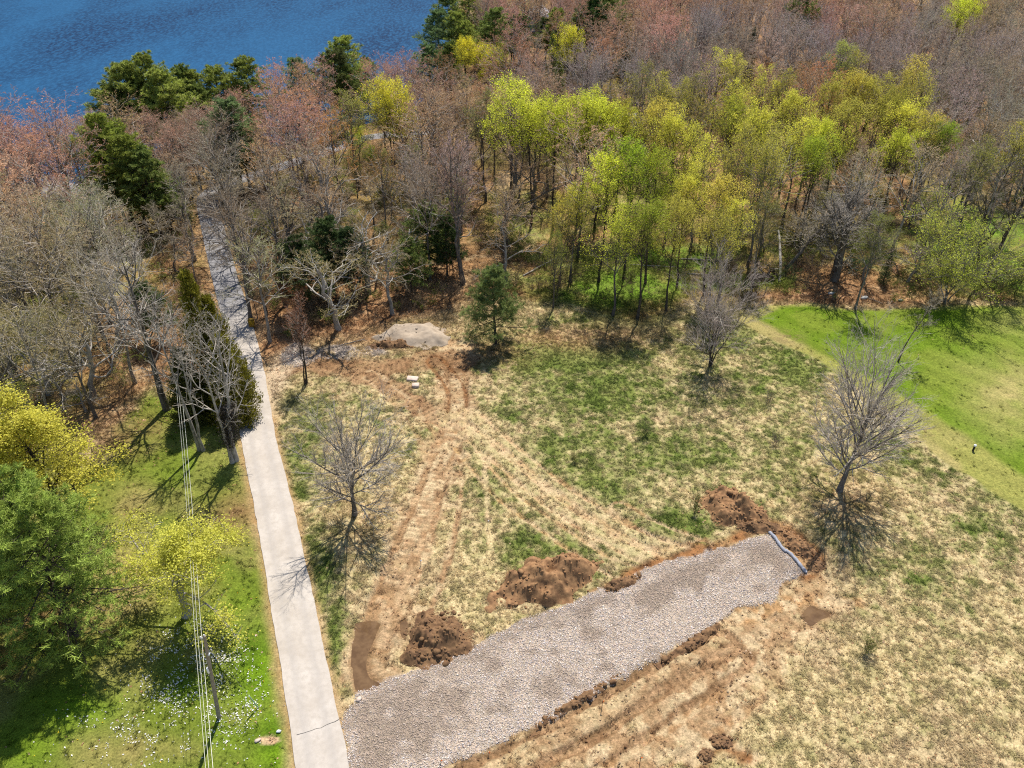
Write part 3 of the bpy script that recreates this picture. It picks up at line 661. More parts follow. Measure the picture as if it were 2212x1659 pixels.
VASE = [dict(k=16, t0=.2, t1=1, ang=66, angj=12, angt=.55, lf=.60, wob=.07, up=.075, n=7, rmin=.03, rl=.014),
        dict(k=11, t0=.12, t1=.98, ang=33, angj=9, lf=.52, wob=.06, up=.06, n=5, rmin=.012),
        dict(k=7, t0=.15, t1=.98, ang=30, angj=10, lf=.5, wob=.08, up=.05, n=3, rmin=.009),
        dict(k=4, t0=.15, t1=1, ang=28, angj=10, lf=.55, wob=.06, up=.04, n=2, rmin=.007)]
def p_round(t): return np.clip(1.15 - .75 * t, .2, 1.2)
def p_oval(t): return .45 + .8 * np.sin(np.clip((t - .3) / .7, 0, 1) * PI * .85 + .35) * .75
def p_top(t): return np.where(t > .55, 1.0, .75)

def bare_kind(seed, H, r0, levels, prof, bud=0, budsize=.07, bark=None, split=2, **kw):
    """trunk part = stem and limbs, crown part = the finer branches with their buds"""
    r, lv = skeleton(seed, H, r0, levels, prof, **kw)
    tr = wood_mesh(lv[:split], None).build('trunk', [bark or M_bark], True)
    b = MB()
    for q, (P, R) in enumerate(lv[split:]): b.tubes(P, R * (1.25 if q + split == 2 else 1), 4 if q + split == 2 else 3, 2 if q + split == 2 else 0)
    if bud: quads(b, r, tip_points(r, lv[-1], bud, .3, .04), budsize, 1, .2)
    return dict(H=H, trunk=tr, crown=b.build('crown', [M_twig, M_bud, M_limb]))
def leaf_kind(seed, H, r0, levels, prof, leaves, size, bark=None, jit=.14, **kw):
    r, lv = skeleton(seed, H, r0, levels, prof, **kw)
    b = wood_mesh(lv, None)
    c = MB()
    n1 = int(leaves * .75); quads(c, r, tip_points(r, lv[-1], n1, .05, jit), size, 0, .5)
    quads(c, r, tip_points(r, lv[-2], leaves - n1, .3, jit * 1.2), size, 0, .5)
    return dict(H=H, trunk=b.build('trunk', [bark or M_barkd], True), crown=c.build('crown', [M_leaf]))
def pine_kind(seed, H, r0, R0, start, nw, per, sub, m, prof, blen=.3, bw=.045, droop=-.02, lean=(0, 0), bark=None):
    r = np.random.default_rng(seed); b = MB(); c = MB()
    P, R = trunk_line(r, H, r0, .06, 12, lean, .08); b.tubes(P, R, 8, 0)
    t = np.sort(start + (1 - start) * (np.repeat(np.arange(nw), per) + r.random(nw * per) * .8) / nw); t = np.clip(t, 0, .985)
    n = len(t); f = t * 11; i = f.astype(int); w = (f - i)[:, None]; p = P[0, i] * (1 - w) + P[0, np.minimum(i + 1, 11)] * w
    az = np.arange(n) * 2.399 + r.normal(0, .4, n); ln = R0 * prof((t - start) / (1 - start)) * r.uniform(.65, 1.2, n)
    el = np.radians(r.normal(8, 7, n) + 42 * ((t - start) / (1 - start)) ** 2)
    d = np.column_stack([np.cos(az) * np.cos(el), np.sin(az) * np.cos(el), np.sin(el)])
    m_ = 6; Q = np.zeros((n, m_, 3)); Q[:, 0] = p
    for s_ in range(1, m_):
        d = unit(d + r.normal(0, .06, d.shape) + np.array([0, 0, droop + .05 * (s_ > 3)])); Q[:, s_] = Q[:, s_ - 1] + d * (ln / (m_ - 1))[:, None]
    RR = np.maximum(.012 * ln, .015)[:, None] * np.linspace(1.3, .4, m_); b.tubes(Q, RR, 4, 0)
    S_, SR, SL = children(r, Q, RR, ln, dict(k=sub, t0=.25, t1=1, ang=50, angj=12, lf=.36, wob=.08, up=.04, n=4, rmin=.009, flat=.8))
    b.tubes(S_, SR, 3, 0)
    S2, SR2, SL2 = children(r, S_, SR, SL, dict(k=3, t0=.3, t1=1, ang=42, angj=12, lf=.5, wob=.06, up=.06, n=2, rmin=.007, flat=.5))
    tips = np.vstack([S_[:, 1], S_[:, 2], S_[:, 3], S2[:, 1], .5 * (S2[:, 0] + S2[:, 1])]); dirs = np.vstack([unit(S_[:, 1] - S_[:, 0]), unit(S_[:, 2] - S_[:, 1]), unit(S_[:, 3] - S_[:, 2]), unit(S2[:, 1] - S2[:, 0]), unit(S2[:, 1] - S2[:, 0])])
    tips = np.repeat(tips, m, 0); dirs = np.repeat(dirs, m, 0); k = len(tips)
    nd = unit(dirs * .8 + r.normal(0, .75, (k, 3)) + np.array([0, 0, .35])); sd_ = unit(np.cross(nd, r.normal(0, 1, (k, 3)))) * bw / 2
    tips = tips + r.normal(0, .05, (k, 3)); L_ = (blen * r.uniform(.6, 1.25, k))[:, None]
    V = np.stack([tips - sd_, tips + sd_, tips + nd * L_ + sd_ * .5, tips + nd * L_ - sd_ * .5], 1).reshape(-1, 3)
    c.add(V, np.arange(4 * k).reshape(k, 4), None, 0)
    return dict(H=H, trunk=b.build('trunk', [bark or M_barkd], True), crown=c.build('crown', [M_needle]))
def cedar_kind(seed, H, Rm, n, spruce=False):
    r = np.random.default_rng(seed); b = MB(); c = MB()
    P, R = trunk_line(r, H, .2, .02, 10, (0, 0), .06); b.tubes(P, R, 7, 0)
    nb = 420; t = r.random(nb) ** 1.25 * .98; az = r.random(nb) * 6.283
    rad = Rm * (1 - t ** 1.35) ** .85 * (.82 + .36 * vn(az * 3 / .5, t * 20, 1.6, seed % 9)) + .12
    tip = np.column_stack([np.cos(az) * rad, np.sin(az) * rad, t * H * .97 + .35]); root = np.column_stack([0 * az, 0 * az, np.maximum(tip[:, 2] - rad * .7, .2)])
    b.tubes(np.stack([root, .5 * (root + tip) - [0, 0, .1], tip], 1), np.full((nb, 3), .018), 3, 0)
    i = r.integers(0, nb, n); f = r.random(n) ** .45; ctr = root[i] + (tip[i] - root[i]) * f[:, None] + r.normal(0, .19, (n, 3)) * np.array([1, 1, 1.3])
    out = unit(tip[i] - root[i]); nd = unit(out * .5 + np.array([0, 0, .8]) + r.normal(0, .5, (n, 3))); s = unit(np.cross(nd, r.normal(0, 1, (n, 3))))
    L_ = (.24 * r.uniform(.6, 1.4, n))[:, None]
    V = np.stack([ctr - s * L_ * .22, ctr + s * L_ * .22, ctr + nd * L_ + s * L_ * .1, ctr + nd * L_ - s * L_ * .1], 1).reshape(-1, 3)
    c.add(V, np.arange(4 * n).reshape(n, 4), None, 0)
    return dict(H=H, trunk=b.build('trunk', [M_barkd], True), crown=c.build('crown', [M_needle]))

K = {}
K['bare'] = [bare_kind(100 + s_, 18, .21, lvl(MAPLE, l0_t0=.34 + .04 * (s_ % 3), l0_ang=48 + 4 * (s_ % 4), l0_lf=.42 + .03 * (s_ % 3), l1_k=8, l2_k=5, l3_k=3, l3_rmin=.012, l2_rmin=.013), p_oval if s_ % 2 else p_round, bud=1800, budsize=.09, bark=M_bark if s_ % 3 else M_barkp) for s_ in range(5)]
K['budding'] = [bare_kind(120 + s_, 17, .2, lvl(MAPLE, l0_t0=.36, l0_ang=50 + 4 * (s_ % 3), l0_lf=.45, l1_k=8, l2_k=5, l3_k=3, l3_rmin=.012, l2_rmin=.013), p_oval if s_ % 2 else p_round, bud=4200, budsize=.12, bark=M_bark) for s_ in range(5)]
K['oak'] = [bare_kind(140 + s_, 15, .30, OAK, p_round, bud=1500, budsize=.08, bark=M_barkp if s_ % 2 else M_bark, split=3, trunk_top=.72, top=.45, wob=.22) for s_ in range(4)]
K['leafing'] = [leaf_kind(160 + s_, 19, .2, lvl(MAPLE, l0_t0=.46 + .05 * (s_ % 3), l0_lf=.34, l0_ang=42, l3_k=3), p_oval, 8500, .15, jit=.22) for s_ in range(5)]
K['thinleaf'] = [leaf_kind(180 + s_, 18, .2, lvl(MAPLE, l0_t0=.42, l0_lf=.40, l0_ang=44, l3_k=3), p_round, 5200, .14, M_bark, jit=.22) for s_ in range(4)]
K['pine'] = [pine_kind(200 + s_, 20, .27, 5.8, .28, 12, 6, 8, 5, lambda q: np.clip(.75 + .9 * q - 1.45 * q * q, .25, 1), .42, .085) for s_ in range(4)]
K['spruce'] = [cedar_kind(215 + s_, 14, 2.0, 5200) for s_ in range(2)]
K['sapling'] = [bare_kind(230 + s_, 9, .07, lvl(MAPLE, l0_k=9, l0_t0=.3, l0_ang=38, l0_lf=.3, l1_k=6, l2_k=4, l3_k=3), p_oval, bud=500, budsize=.05, bark=M_bark) for s_ in range(3)]
K['bush'] = [bare_kind(240 + s_, 4, .05, lvl(VASE, l0_k=8, l1_k=6, l2_k=5, l3_k=3, l0_t0=.1), p_top, bud=1300, budsize=.08, bark=M_bark, stems=4, splay=1.2) for s_ in range(3)]
K['leafbush'] = [leaf_kind(250 + s_, 4, .05, lvl(VASE, l0_k=8, l1_k=5, l2_k=4, l3_k=3, l0_t0=.1), p_top, 2600, .13, None, stems=4, splay=1.2) for s_ in range(3)]

TREES = []                                    # everything planted, for spacing and for the labels
def plant(kd, xy, h, tint, label, cat, name, group=None, variant=None, wide=1.0, rz=None, sink=0.0):
    v = kd if isinstance(kd, dict) else kd[variant if variant is not None else random.randrange(len(kd))]
    e = bpy.data.objects.new(name, None); COL.objects.link(e); e.empty_display_size = .3
    s = h / v['H']; e.location = (xy[0], xy[1], gz1(*xy) - sink); e.scale = (s * wide, s * wide, s); e.rotation_euler = (0, 0, random.random() * 6.28 if rz is None else rz)
    a = link('trunk', v['trunk'], e); c = link('crown', v['crown'], e); c.color = (*tint, 1); a.color = (.15, .13, .11, 1)
    if label: tag(e, label, cat, group)
    TREES.append((e, xy, h)); return e

# ---------------------------------------------------------------- the trees one can name
T_GREYTWIG = (.33, .29, .245); T_PALE = (.42, .37, .31); T_RED = (.43, .255, .175); T_PURP = (.36, .28, .25); T_BROWN = (.28, .205, .135); T_ORANGE = (.42, .225, .10)
T_LIME = (.62, .65, .06); T_YEL = (.66, .63, .075); T_OLIVE = (.46, .42, .065); T_GOLD = (.60, .50, .08)
T_PINE = (.28, .32, .06); T_PINED = (.18, .23, .05); T_PINEB = (.18, .26, .09); T_CEDAR = (.19, .175, .02)
def one(kd, *a, **k): return plant(kd, *a, **k)
one(bare_kind(1, 20.6, .42, lvl(MAPLE, l0_k=20, l0_t0=.3, l0_lf=.40, l0_ang=58, l0_wob=.14, l1_k=8, l1_wob=.2, l2_k=5, l3_k=3), p_round, bud=0, budsize=.05, bark=M_bark), gp(362, 884), 20.6, T_GREYTWIG, 'tall grey bare tree leaning shadow on left lawn beside woods', 'bare tree', 'bare_tree', rz=1)
one(bare_kind(2, 17.5, .23, lvl(MAPLE, l0_k=9, l0_t0=.42, l0_lf=.30, l0_ang=40, l0_wob=.12, l1_k=6, l2_k=4, l3_k=3), p_oval, bud=300, budsize=.05, bark=M_barkp, stems=2, splay=.9, wob=.08), gp(436, 974), 17.5, T_PALE, 'pale bare tree with two close stems beside the wires', 'bare tree', 'bare_tree', rz=2.5)
one(bare_kind(3, 18.5, .28, lvl(MAPLE, l0_k=9, l0_t0=.3, l0_lf=.34, l0_ang=46, l0_wob=.16, l1_k=6, l2_k=5, l3_k=3), p_oval, bud=700, budsize=.06, bark=M_barkp, stems=2, splay=1.4), gp(505, 998), 18.5, T_PALE, 'pale bare tree with ivy round its stem at the road edge', 'bare tree', 'bare_tree', rz=.4)
one(bare_kind(4, 13.6, .26, lvl(VASE, l0_k=18), p_top, bud=0, bark=M_bark, trunk_top=.6, top=.25), gp(766, 1112), 13.6, T_PALE, 'grey bare round tree alone in the meadow right of the road', 'bare tree', 'bare_tree', rz=.2)
one(bare_kind(5, 16.5, .32, lvl(VASE, l0_k=22), p_top, bud=0, bark=M_bark, trunk_top=.72, top=.2, lean=(.7, 0)), gp(1812, 1064), 15.2, T_PALE, 'large grey bare tree alone by the reddish dirt mound', 'bare tree', 'bare_tree', rz=0)
one(pine_kind(6, 11, .2, 4.3, .22, 11, 6, 8, 9, lambda q: np.clip(1.1 - .75 * q, .25, 1.1), .34, .035, -.01), gp(1071, 742), 11.0, (.20, .25, .075), 'small blue-green pine alone at the meadow edge', 'pine', 'pine_tree', rz=1.1)
one(bare_kind(7, 12.2, .12, lvl(VASE, l0_k=9, l0_t0=.15, l1_k=9, l2_k=6, l0_lf=.5, l0_ang=52), p_top, bud=500, budsize=.05, bark=M_barkd, stems=6, splay=2.8, wob=.12), gp(1533, 790), 11.4, (.37, .30, .26), 'purplish grey many-stemmed bare tree in the upper meadow', 'bare tree', 'bare_tree', rz=1)
one(bare_kind(8, 11.8, .13, lvl(MAPLE, l0_k=12, l0_t0=.42, l0_lf=.24, l0_ang=36, l1_k=6), p_oval, bud=1000, budsize=.06, bark=M_barkd, stems=2, splay=.4), gp(661, 830), 11.8, (.27, .135, .08), 'thin forked red-budded tree beside the gravel patch', 'young tree', 'young_tree', rz=1)
one(bare_kind(9, 10, .1, lvl(MAPLE, l0_k=11, l0_t0=.35, l0_lf=.26, l0_ang=40, l1_k=6), p_oval, bud=400, budsize=.05, bark=M_barkd, lean=(2.2, .8)), gp(1939, 783), 10, (.30, .26, .20), 'slender leaning bare tree alone on the mown lawn', 'young tree', 'young_tree', rz=0)
one(leaf_kind(10, 14, .28, lvl(MAPLE, l0_t0=.2, l0_lf=.42, l0_k=20, l0_ang=55), p_round, 30000, .15, M_barkd, jit=.3), gp(150, 1150), 14.5, (.53, .49, .075), 'bright yellow leafing maple at left edge behind the big pine', 'leafing tree', 'leafing_tree', wide=1.35, rz=.5)
big_pine = pine_kind(11, 17, .34, 6.0, (.16), 15, 6, 9, 9, lambda q: np.clip(1.1 - .7 * q, .25, 1.1), .36, .042, -.015)
one(big_pine, gp(165, 1370), 16.5, (.27, .35, .065), 'large green pine on the left lawn nearest the wires', 'pine', 'pine_tree', rz=.3, wide=1.22)
one(big_pine, gp(-30, 1330), 18.5, (.24, .32, .065), 'tall dark pine at the left edge beside the yellow maple', 'pine', 'pine_tree', rz=2.6)
one(big_pine, gp(-130, 1490), 15, (.24, .32, .065), 'dark pine cut by the lower left edge', 'pine', 'pine_tree', rz=4.1, wide=1.2)
one(leaf_kind(12, 12.8, .26, lvl(OAK, l0_lf=.52, l0_ang=58, l0_wob=.16, l1_wob=.18, l0_up=.1, l3_k=3), p_round, 21000, .125, M_barkp, jit=.32, trunk_top=.62, top=.5, lean=(.8, .3)), gp(402, 1332), 13.2, (.52, .51, .085), 'open yellow leafing maple under the power wires', 'leafing tree', 'leafing_tree', rz=0, wide=1.4)
# evergreen row beside the road
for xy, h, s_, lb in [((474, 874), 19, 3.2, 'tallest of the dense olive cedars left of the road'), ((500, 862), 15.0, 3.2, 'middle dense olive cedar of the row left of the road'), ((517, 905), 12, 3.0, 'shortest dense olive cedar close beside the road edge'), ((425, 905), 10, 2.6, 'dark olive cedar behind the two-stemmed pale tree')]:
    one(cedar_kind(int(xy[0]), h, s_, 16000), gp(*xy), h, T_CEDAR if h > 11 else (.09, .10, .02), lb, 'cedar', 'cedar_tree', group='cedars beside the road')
# right-hand edge of the wood
OAKB = lvl(OAK, l0_k=14, l0_ang=48, l0_wob=.2, l0_up=.1)
one(bare_kind(13, 19, .45, OAKB, p_round, bud=1500, budsize=.07, bark=M_bark, split=3, trunk_top=.6, top=.5, stems=2, splay=2.0), gp(1803, 603), 19, T_GREYTWIG, 'massive grey oak with twin trunks above the mown lawn', 'bare tree', 'bare_tree', wide=1.35, rz=.3)
one(bare_kind(14, 16, .35, OAKB, p_round, bud=700, budsize=.06, bark=M_bark, split=3, trunk_top=.8, top=.4, lean=(9.5, 2)), gp(1692, 596), 15, T_GREYTWIG, 'grey tree leaning far right beside the fallen dark log', 'bare tree', 'bare_tree', rz=0)
one(K['oak'], gp(1868, 612), 11, T_BROWN, 'small dark crooked bare tree right of the massive twin oak', 'bare tree', 'bare_tree', variant=0)
one(leaf_kind(15, 8.5, .08, lvl(VASE, l0_k=9, l1_k=7, l2_k=6, l3_k=3, l0_lf=.5), p_top, 15000, .11, M_bark, stems=6, splay=2.4, jit=.2), gp(2042, 655), 10.5, (.42, .46, .06), 'round pale green shrubby tree at the lawn edge', 'leafing tree', 'leafing_tree', wide=1.3)
one(bare_kind(16, 19, .33, lvl(OAK, l0_k=12, l0_ang=42, l0_wob=.16, l0_t0=.4, l0_up=.1), p_round, bud=900, budsize=.07, bark=M_barkd, split=3, stems=2, splay=4.0), gp(2113, 622), 19, (.22, .19, .15), 'dark bare tree with two spreading trunks by the far lawn', 'bare tree', 'bare_tree', rz=-.2)
one(K['leafbush'], gp(2190, 640), 4.5, (.13, .17, .03), 'low green bush at the right edge of the lawn', 'shrub', 'shrub')
one(K['leafbush'], gp(2150, 648), 3.2, (.17, .24, .03), 'small green bush under the dark two-trunk tree', 'shrub', 'shrub')
# trees by the road and the gravel patch
one(bare_kind(17, 18, .27, lvl(MAPLE, l0_k=15, l0_t0=.35, l0_wob=.16), p_oval, bud=700, budsize=.06, bark=M_bark), gp(541, 697), 18, T_BROWN, 'straight bare tree at the road edge beside the yellow box', 'bare tree', 'bare_tree')
one(K['sapling'], gp(556, 688), 9, T_BROWN, 'thin bare sapling right behind the yellow box', 'young tree', 'young_tree', variant=1)
one(bare_kind(18, 16, .3, OAKB, p_round, bud=1200, budsize=.07, bark=M_bark, split=3), gp(618, 662), 16, T_BROWN, 'dark crooked bare tree above the gravel patch', 'bare tree', 'bare_tree')
one(bare_kind(19, 15, .36, lvl(OAK, l0_k=15, l0_lf=.62, l0_t0=.2, l0_ang=60, l0_wob=.32), p_round, bud=2600, budsize=.08, bark=M_barkp, split=3, trunk_top=.62, top=.5), gp(795, 632), 15, (.26, .20, .11), 'broad gnarled oak with pale twisting limbs above the gravel pile', 'bare tree', 'bare_tree', wide=1.3)
one(bare_kind(20, 14, .32, lvl(OAK, l0_k=14, l0_lf=.58, l0_t0=.25, l0_wob=.32), p_round, bud=2200, budsize=.08, bark=M_barkp, split=3, trunk_top=.66, top=.5), gp(690, 618), 14, (.24, .19, .10), 'gnarled oak between the road and the broad oak', 'bare tree', 'bare_tree', wide=1.2)
one(bare_kind(21, 16, .2, lvl(MAPLE, l0_t0=.45), p_oval, bud=700, budsize=.06, bark=M_bark), gp(928, 604), 16, T_BROWN, 'slim bare tree left of the twin-trunk tree', 'bare tree', 'bare_tree')
one(bare_kind(22, 21.5, .36, lvl(OAK, l0_k=13, l0_ang=46, l0_wob=.2, l0_t0=.42, l0_lf=.42, l0_up=.08), p_round, bud=3000, budsize=.09, bark=M_bark, split=3, stems=2, splay=1.6, wob=.2), gp(1001, 612), 21.5, (.25, .15, .11), 'tall reddish bare tree with crooked twin trunks left of small pine', 'bare tree', 'bare_tree')
one(bare_kind(31, 9, .1, lvl(MAPLE, l0_k=10, l0_t0=.25), p_oval, bud=2600, budsize=.09, bark=M_barkd, stems=3, splay=.9), gp(640, 700), 6.5, (.36, .14, .055), 'rusty red low bush tree beside the gravel patch', 'young tree', 'young_tree')

# leafing trees of the wood: tip of the crown in the photograph, height, kind, colour
LEAFY = [(1105, 218, 21, 'L', T_LIME), (1150, 250, 20, 'L', T_LIME), (1200, 262, 20, 'L', T_LIME), (1262, 232, 21, 'L', T_LIME), (1300, 255, 20, 'L', T_LIME), (1345, 262, 19, 'L', (.40, .40, .035)),
         (1420, 262, 19, 'L', T_GOLD), (1465, 285, 19, 'L', T_YEL), (1370, 352, 19, 'L', (.32, .42, .03)), (1310, 372, 18, 'L', T_LIME), (1420, 375, 18, 'L', (.38, .42, .035)), (1240, 428, 14, 'T', T_YEL), (1215, 445, 13, 'T', T_GOLD),
         (1490, 410, 16, 'L', T_YEL), (1555, 425, 16, 'L', T_GOLD), (1585, 450, 15, 'T', T_YEL), (1465, 468, 15, 'L', T_OLIVE), (1400, 468, 16, 'L', (.33, .38, .035)), (1340, 478, 15, 'T', T_LIME),
         (1520, 330, 17, 'T', T_YEL), (1590, 252, 18, 'L', (.37, .38, .04)), (1640, 268, 19, 'L', T_YEL), (1600, 310, 19, 'T', T_OLIVE), (1660, 330, 19, 'T', T_OLIVE), (1590, 205, 17, 'T', T_YEL), (1560, 130, 18, 'T', T_YEL), (1595, 140, 17, 'T', T_OLIVE),
         (1650, 172, 17, 'T', T_YEL), (1700, 178, 17, 'T', T_OLIVE), (1722, 228, 17, 'L', T_YEL), (1800, 205, 18, 'L', T_OLIVE), (1850, 190, 18, 'L', T_GOLD), (1885, 200, 18, 'L', T_OLIVE), (1830, 260, 18, 'L', T_OLIVE), (1930, 235, 17, 'L', (.34, .32, .045)), (1965, 255, 17, 'L', T_YEL), (1950, 310, 16, 'L', T_LIME),
         (2010, 262, 17, 'T', T_GOLD), (2040, 290, 15, 'L', (.29, .38, .03)), (1780, 285, 17, 'L', T_LIME), (1760, 330, 16, 'L', (.33, .40, .035)), (1730, 290, 17, 'T', T_YEL), (1820, 108, 19, 'T', (.31, .34, .06)), (1850, 130, 17, 'T', T_OLIVE), (1975, 145, 18, 'T', T_GOLD), (1990, 185, 18, 'T', T_OLIVE),
         (2075, 18, 18, 'L', (.60, .66, .05)), (2100, 5, 18, 'L', (.62, .66, .05)), (1230, 82, 18, 'L', (.66, .62, .045)), (1005, 105, 15, 'L', (.68, .60, .04)), (1040, 118, 14, 'L', (.66, .60, .04)), (1070, 118, 13, 'L', (.40, .40, .04)),
         (828, 208, 18, 'L', (.66, .60, .05)), (858, 216, 18, 'L', (.66, .60, .05)), (842, 235, 16, 'L', T_YEL), (755, 222, 17, 'T', (.30, .30, .06)), (770, 290, 9, 'L', T_LIME), (800, 330, 7, 'L', (.28, .35, .03)), (1045, 230, 18, 'T', (.21, .21, .06)), (1390, 165, 18, 'T', (.27, .25, .06)), (1430, 190, 18, 'T', T_OLIVE), (1470, 200, 17, 'T', T_OLIVE), (1500, 190, 17, 'T', (.27, .25, .06)),
         (2130, 330, 17, 'T', (.24, .24, .05)), (1900, 480, 14, 'T', (.20, .21, .05)), (150, 310, 14, 'T', (.30, .33, .05)), (1660, 440, 14, 'T', (.22, .21, .05)), (2200, 300, 17, 'T', T_OLIVE), (1560, 480, 15, 'T', T_OLIVE), (1200, 520, 11, 'T', (.25, .27, .04))]
PINES = [(250, 108, 21, T_PINE), (305, 98, 22, T_PINE), (280, 140, 18, T_PINED), (225, 150, 17, T_PINED), (335, 140, 19, T_PINE), (375, 112, 19, T_PINED), (395, 120, 18, T_PINE), (455, 112, 18, T_PINE), (520, 98, 19, T_PINE), (485, 125, 16, T_PINE), (370, 210, 10, T_PINE), (420, 160, 15, T_PINED),
         (632, 92, 17, T_PINEB), (735, 62, 20, T_PINE), (720, 110, 18, (.10, .115, .03)), (745, 140, 15, T_PINED), (785, 95, 14, T_PINEB), (205, 258, 19, (.27, .31, .05)), (260, 300, 17, (.27, .31, .05)), (232, 285, 17, (.25, .30, .05)), (300, 330, 15, T_PINED), (345, 395, 9, (.15, .22, .04)), (485, 220, 18, (.20, .27, .10)), (508, 246, 15, (.20, .27, .10)),
         (945, 15, 18, T_PINEB), (985, 25, 17, T_PINE), (1000, 45, 15, T_PINE), (925, 95, 15, T_PINEB), (970, 95, 15, T_PINED), (1070, 22, 17, T_PINED), (1050, 48, 13, T_PINE), (1105, 40, 13, (.13, .18, .04)), (1125, 35, 14, (.13, .18, .04)), (1205, 22, 15, T_PINE), (1250, 30, 14, T_PINE), (1280, 0, 19, (.07, .13, .03)), (1318, -12, 20, T_PINED), (1740, -5, 19, T_PINED), (1010, -20, 18, T_PINE), (965, -25, 18, T_PINED), (1180, 40, 12, (.14, .17, .05)),
         (920, 445, 11, T_PINED), (700, 480, 12, (.06, .09, .025)), (745, 500, 11, (.05, .08, .025)), (640, 520, 12, (.06, .09, .025)), (880, 520, 9, T_PINED), (310, 620, 9, (.07, .11, .03)), (960, 470, 10, (.05, .08, .02))]
SPRUCES = [(1358, 50, 15, (.075, .09, .045)), (1195, 68, 14, T_PINED), (1210, 110, 12, T_PINED), (1630, 60, 15, (.08, .09, .04)), (1830, 40, 15, (.09, .10, .04))]
TT_ = {'W': (.33, .28, .185), 'B': (.32, .225, .14)}
CATS = {'leafing': ('leafing tree', 'leafing_tree'), 'pine': ('pine', 'pine_tree'), 'bare': ('bare tree', 'bare_tree'), 'budding': ('budding tree', 'budding_tree'), 'spruce': ('spruce', 'spruce_tree')}
AUTO = []                                     # (object, kind word, colour word, xy, h) to be labelled further down
def hue(t):
    r_, g_, b_ = t
    if g_ > r_ * 1.12: return 'bright lime' if g_ > .3 else ('green' if g_ > .12 else 'dark green')
    if g_ > r_ * .78: return ('golden yellow' if r_ > .4 else 'yellow-green') if r_ > .24 and b_ < .08 else ('olive' if b_ < .1 else 'pale grey')
    return 'orange-brown' if r_ > .29 and b_ < .09 else ('reddish' if r_ > g_ * 1.75 else ('purplish grey' if g_ < .15 else 'grey-brown'))
def auto(kd, xy, h, tint, cat, wide=1.0, variant=None):
    tint = tuple(np.clip(np.array(tint) * random.uniform(.85, 1.15), 0, 1))
    e = plant(kd, xy, h, tint, None, None, CATS[cat][1], wide=wide, variant=variant); AUTO.append((e, cat, hue(tint), xy, h)); return e
for x, y, h, q, t in LEAFY: auto(K['leafing'] if q == 'L' else K['thinleaf'], from_top(x, y, h), h, t, 'leafing', random.uniform(.95, 1.25))
for x, y, h, t in PINES: auto(K['pine'], from_top(x, y, h), h, t, 'pine', random.uniform(1.0, 1.25) * (1.2 if h < 14 else 1.12))
for x, y, h, t in SPRUCES: auto(K['spruce'], from_top(x, y, h), h, t, 'spruce')

for q, (bx_, by_, hh) in enumerate([(405, 402, 12), (372, 395, 11.5), (430, 392, 12), (390, 420, 12), (418, 428, 12), (345, 410, 13), (460, 385, 12), (490, 372, 13), (520, 420, 15), (505, 440, 14), (318, 392, 12), (440, 372, 11.5), (400, 375, 11), (540, 360, 13), (470, 405, 13), (436, 412, 12), (405, 440, 13)]): auto(K['budding'], gp(bx_, by_), hh, T_RED if q % 3 else T_BROWN, 'budding', 1.35)
for q, (bx_, by_, hh) in enumerate([(532, 600, 15), (522, 556, 16), (505, 520, 16), (498, 480, 15), (420, 565, 13), (418, 520, 13), (412, 480, 14), (480, 452, 14), (545, 640, 14), (425, 610, 9)]): auto(K['bare'] if q % 2 else K['oak'], gp(bx_, by_), hh, TT_['W' if q % 3 else 'B'], 'bare', 1.15)

# the rest of the wood: crowns take the colour the photograph has there
ANCH = [(50, 260, 'R'), (50, 330, 'R'), (100, 420, 'R'), (60, 500, 'B'), (250, 470, 'B'), (20, 560, 'G'), (180, 520, 'W'), (150, 600, 'W'), (60, 700, 'W'), (200, 650, 'G'), (330, 300, 'R'), (450, 330, 'R'), (350, 220, 'R'), (520, 260, 'R'), (600, 200, 'R'), (680, 190, 'R'), (650, 300, 'R'), (700, 400, 'B'), (800, 370, 'O'), (620, 470, 'W'), (740, 520, 'W'), (880, 480, 'W'),
        (900, 330, 'B'), (960, 380, 'P'), (1000, 300, 'R'), (780, 200, 'R'), (850, 150, 'R'), (950, 130, 'R'), (1000, 190, 'O'), (1080, 160, 'R'), (1150, 230, 'P'), (1250, 200, 'P'), (1330, 180, 'P'), (1200, 100, 'R'), (1300, 100, 'R'), (1420, 70, 'R'), (1500, 60, 'R'), (1600, 50, 'B'), (1560, 100, 'P'), (1700, 100, 'P'), (1800, 70, 'R'), (1900, 60, 'B'), (2000, 100, 'P'), (2100, 150, 'P'), (2200, 100, 'G'),
        (2100, 250, 'P'), (2200, 250, 'G'), (2050, 320, 'B'), (2150, 380, 'G'), (1480, 230, 'P'), (1600, 230, 'B'), (1700, 240, 'O'), (1745, 205, 'O'), (1900, 160, 'P'), (1780, 160, 'P'), (1800, 400, 'B'), (1900, 420, 'G'), (1750, 430, 'B'), (1650, 420, 'Y'), (1560, 330, 'Y'), (1400, 300, 'Y'), (1300, 330, 'Y'), (1150, 330, 'B'), (1050, 330, 'B'), (1120, 420, 'B'), (1650, 350, 'Y'), (1850, 300, 'Y'), (2000, 400, 'G'), (2180, 480, 'G'), (1350, 520, 'Y'), (300, 560, 'G'), (30, 600, 'W'), (560, 400, 'B'), (350, 380, 'B'), (150, 360, 'R'), (2100, 50, 'B'), (1700, 30, 'R'), (1380, 20, 'R')]
TT = {'R': T_RED, 'G': (.37, .305, .22), 'W': (.31, .275, .15), 'B': (.41, .29, .18), 'O': T_ORANGE, 'P': T_PURP, 'Y': T_OLIVE}
A_ = np.array([(a, b) for a, b, _ in ANCH], float)
taken = [(xy[0], xy[1], 2.9) for _, xy, _ in TREES]
for x, y, h, _, _ in LEAFY: pass
cand = np.column_stack([rng.uniform(-190, 210, 26000), rng.uniform(68, 292, 26000)])
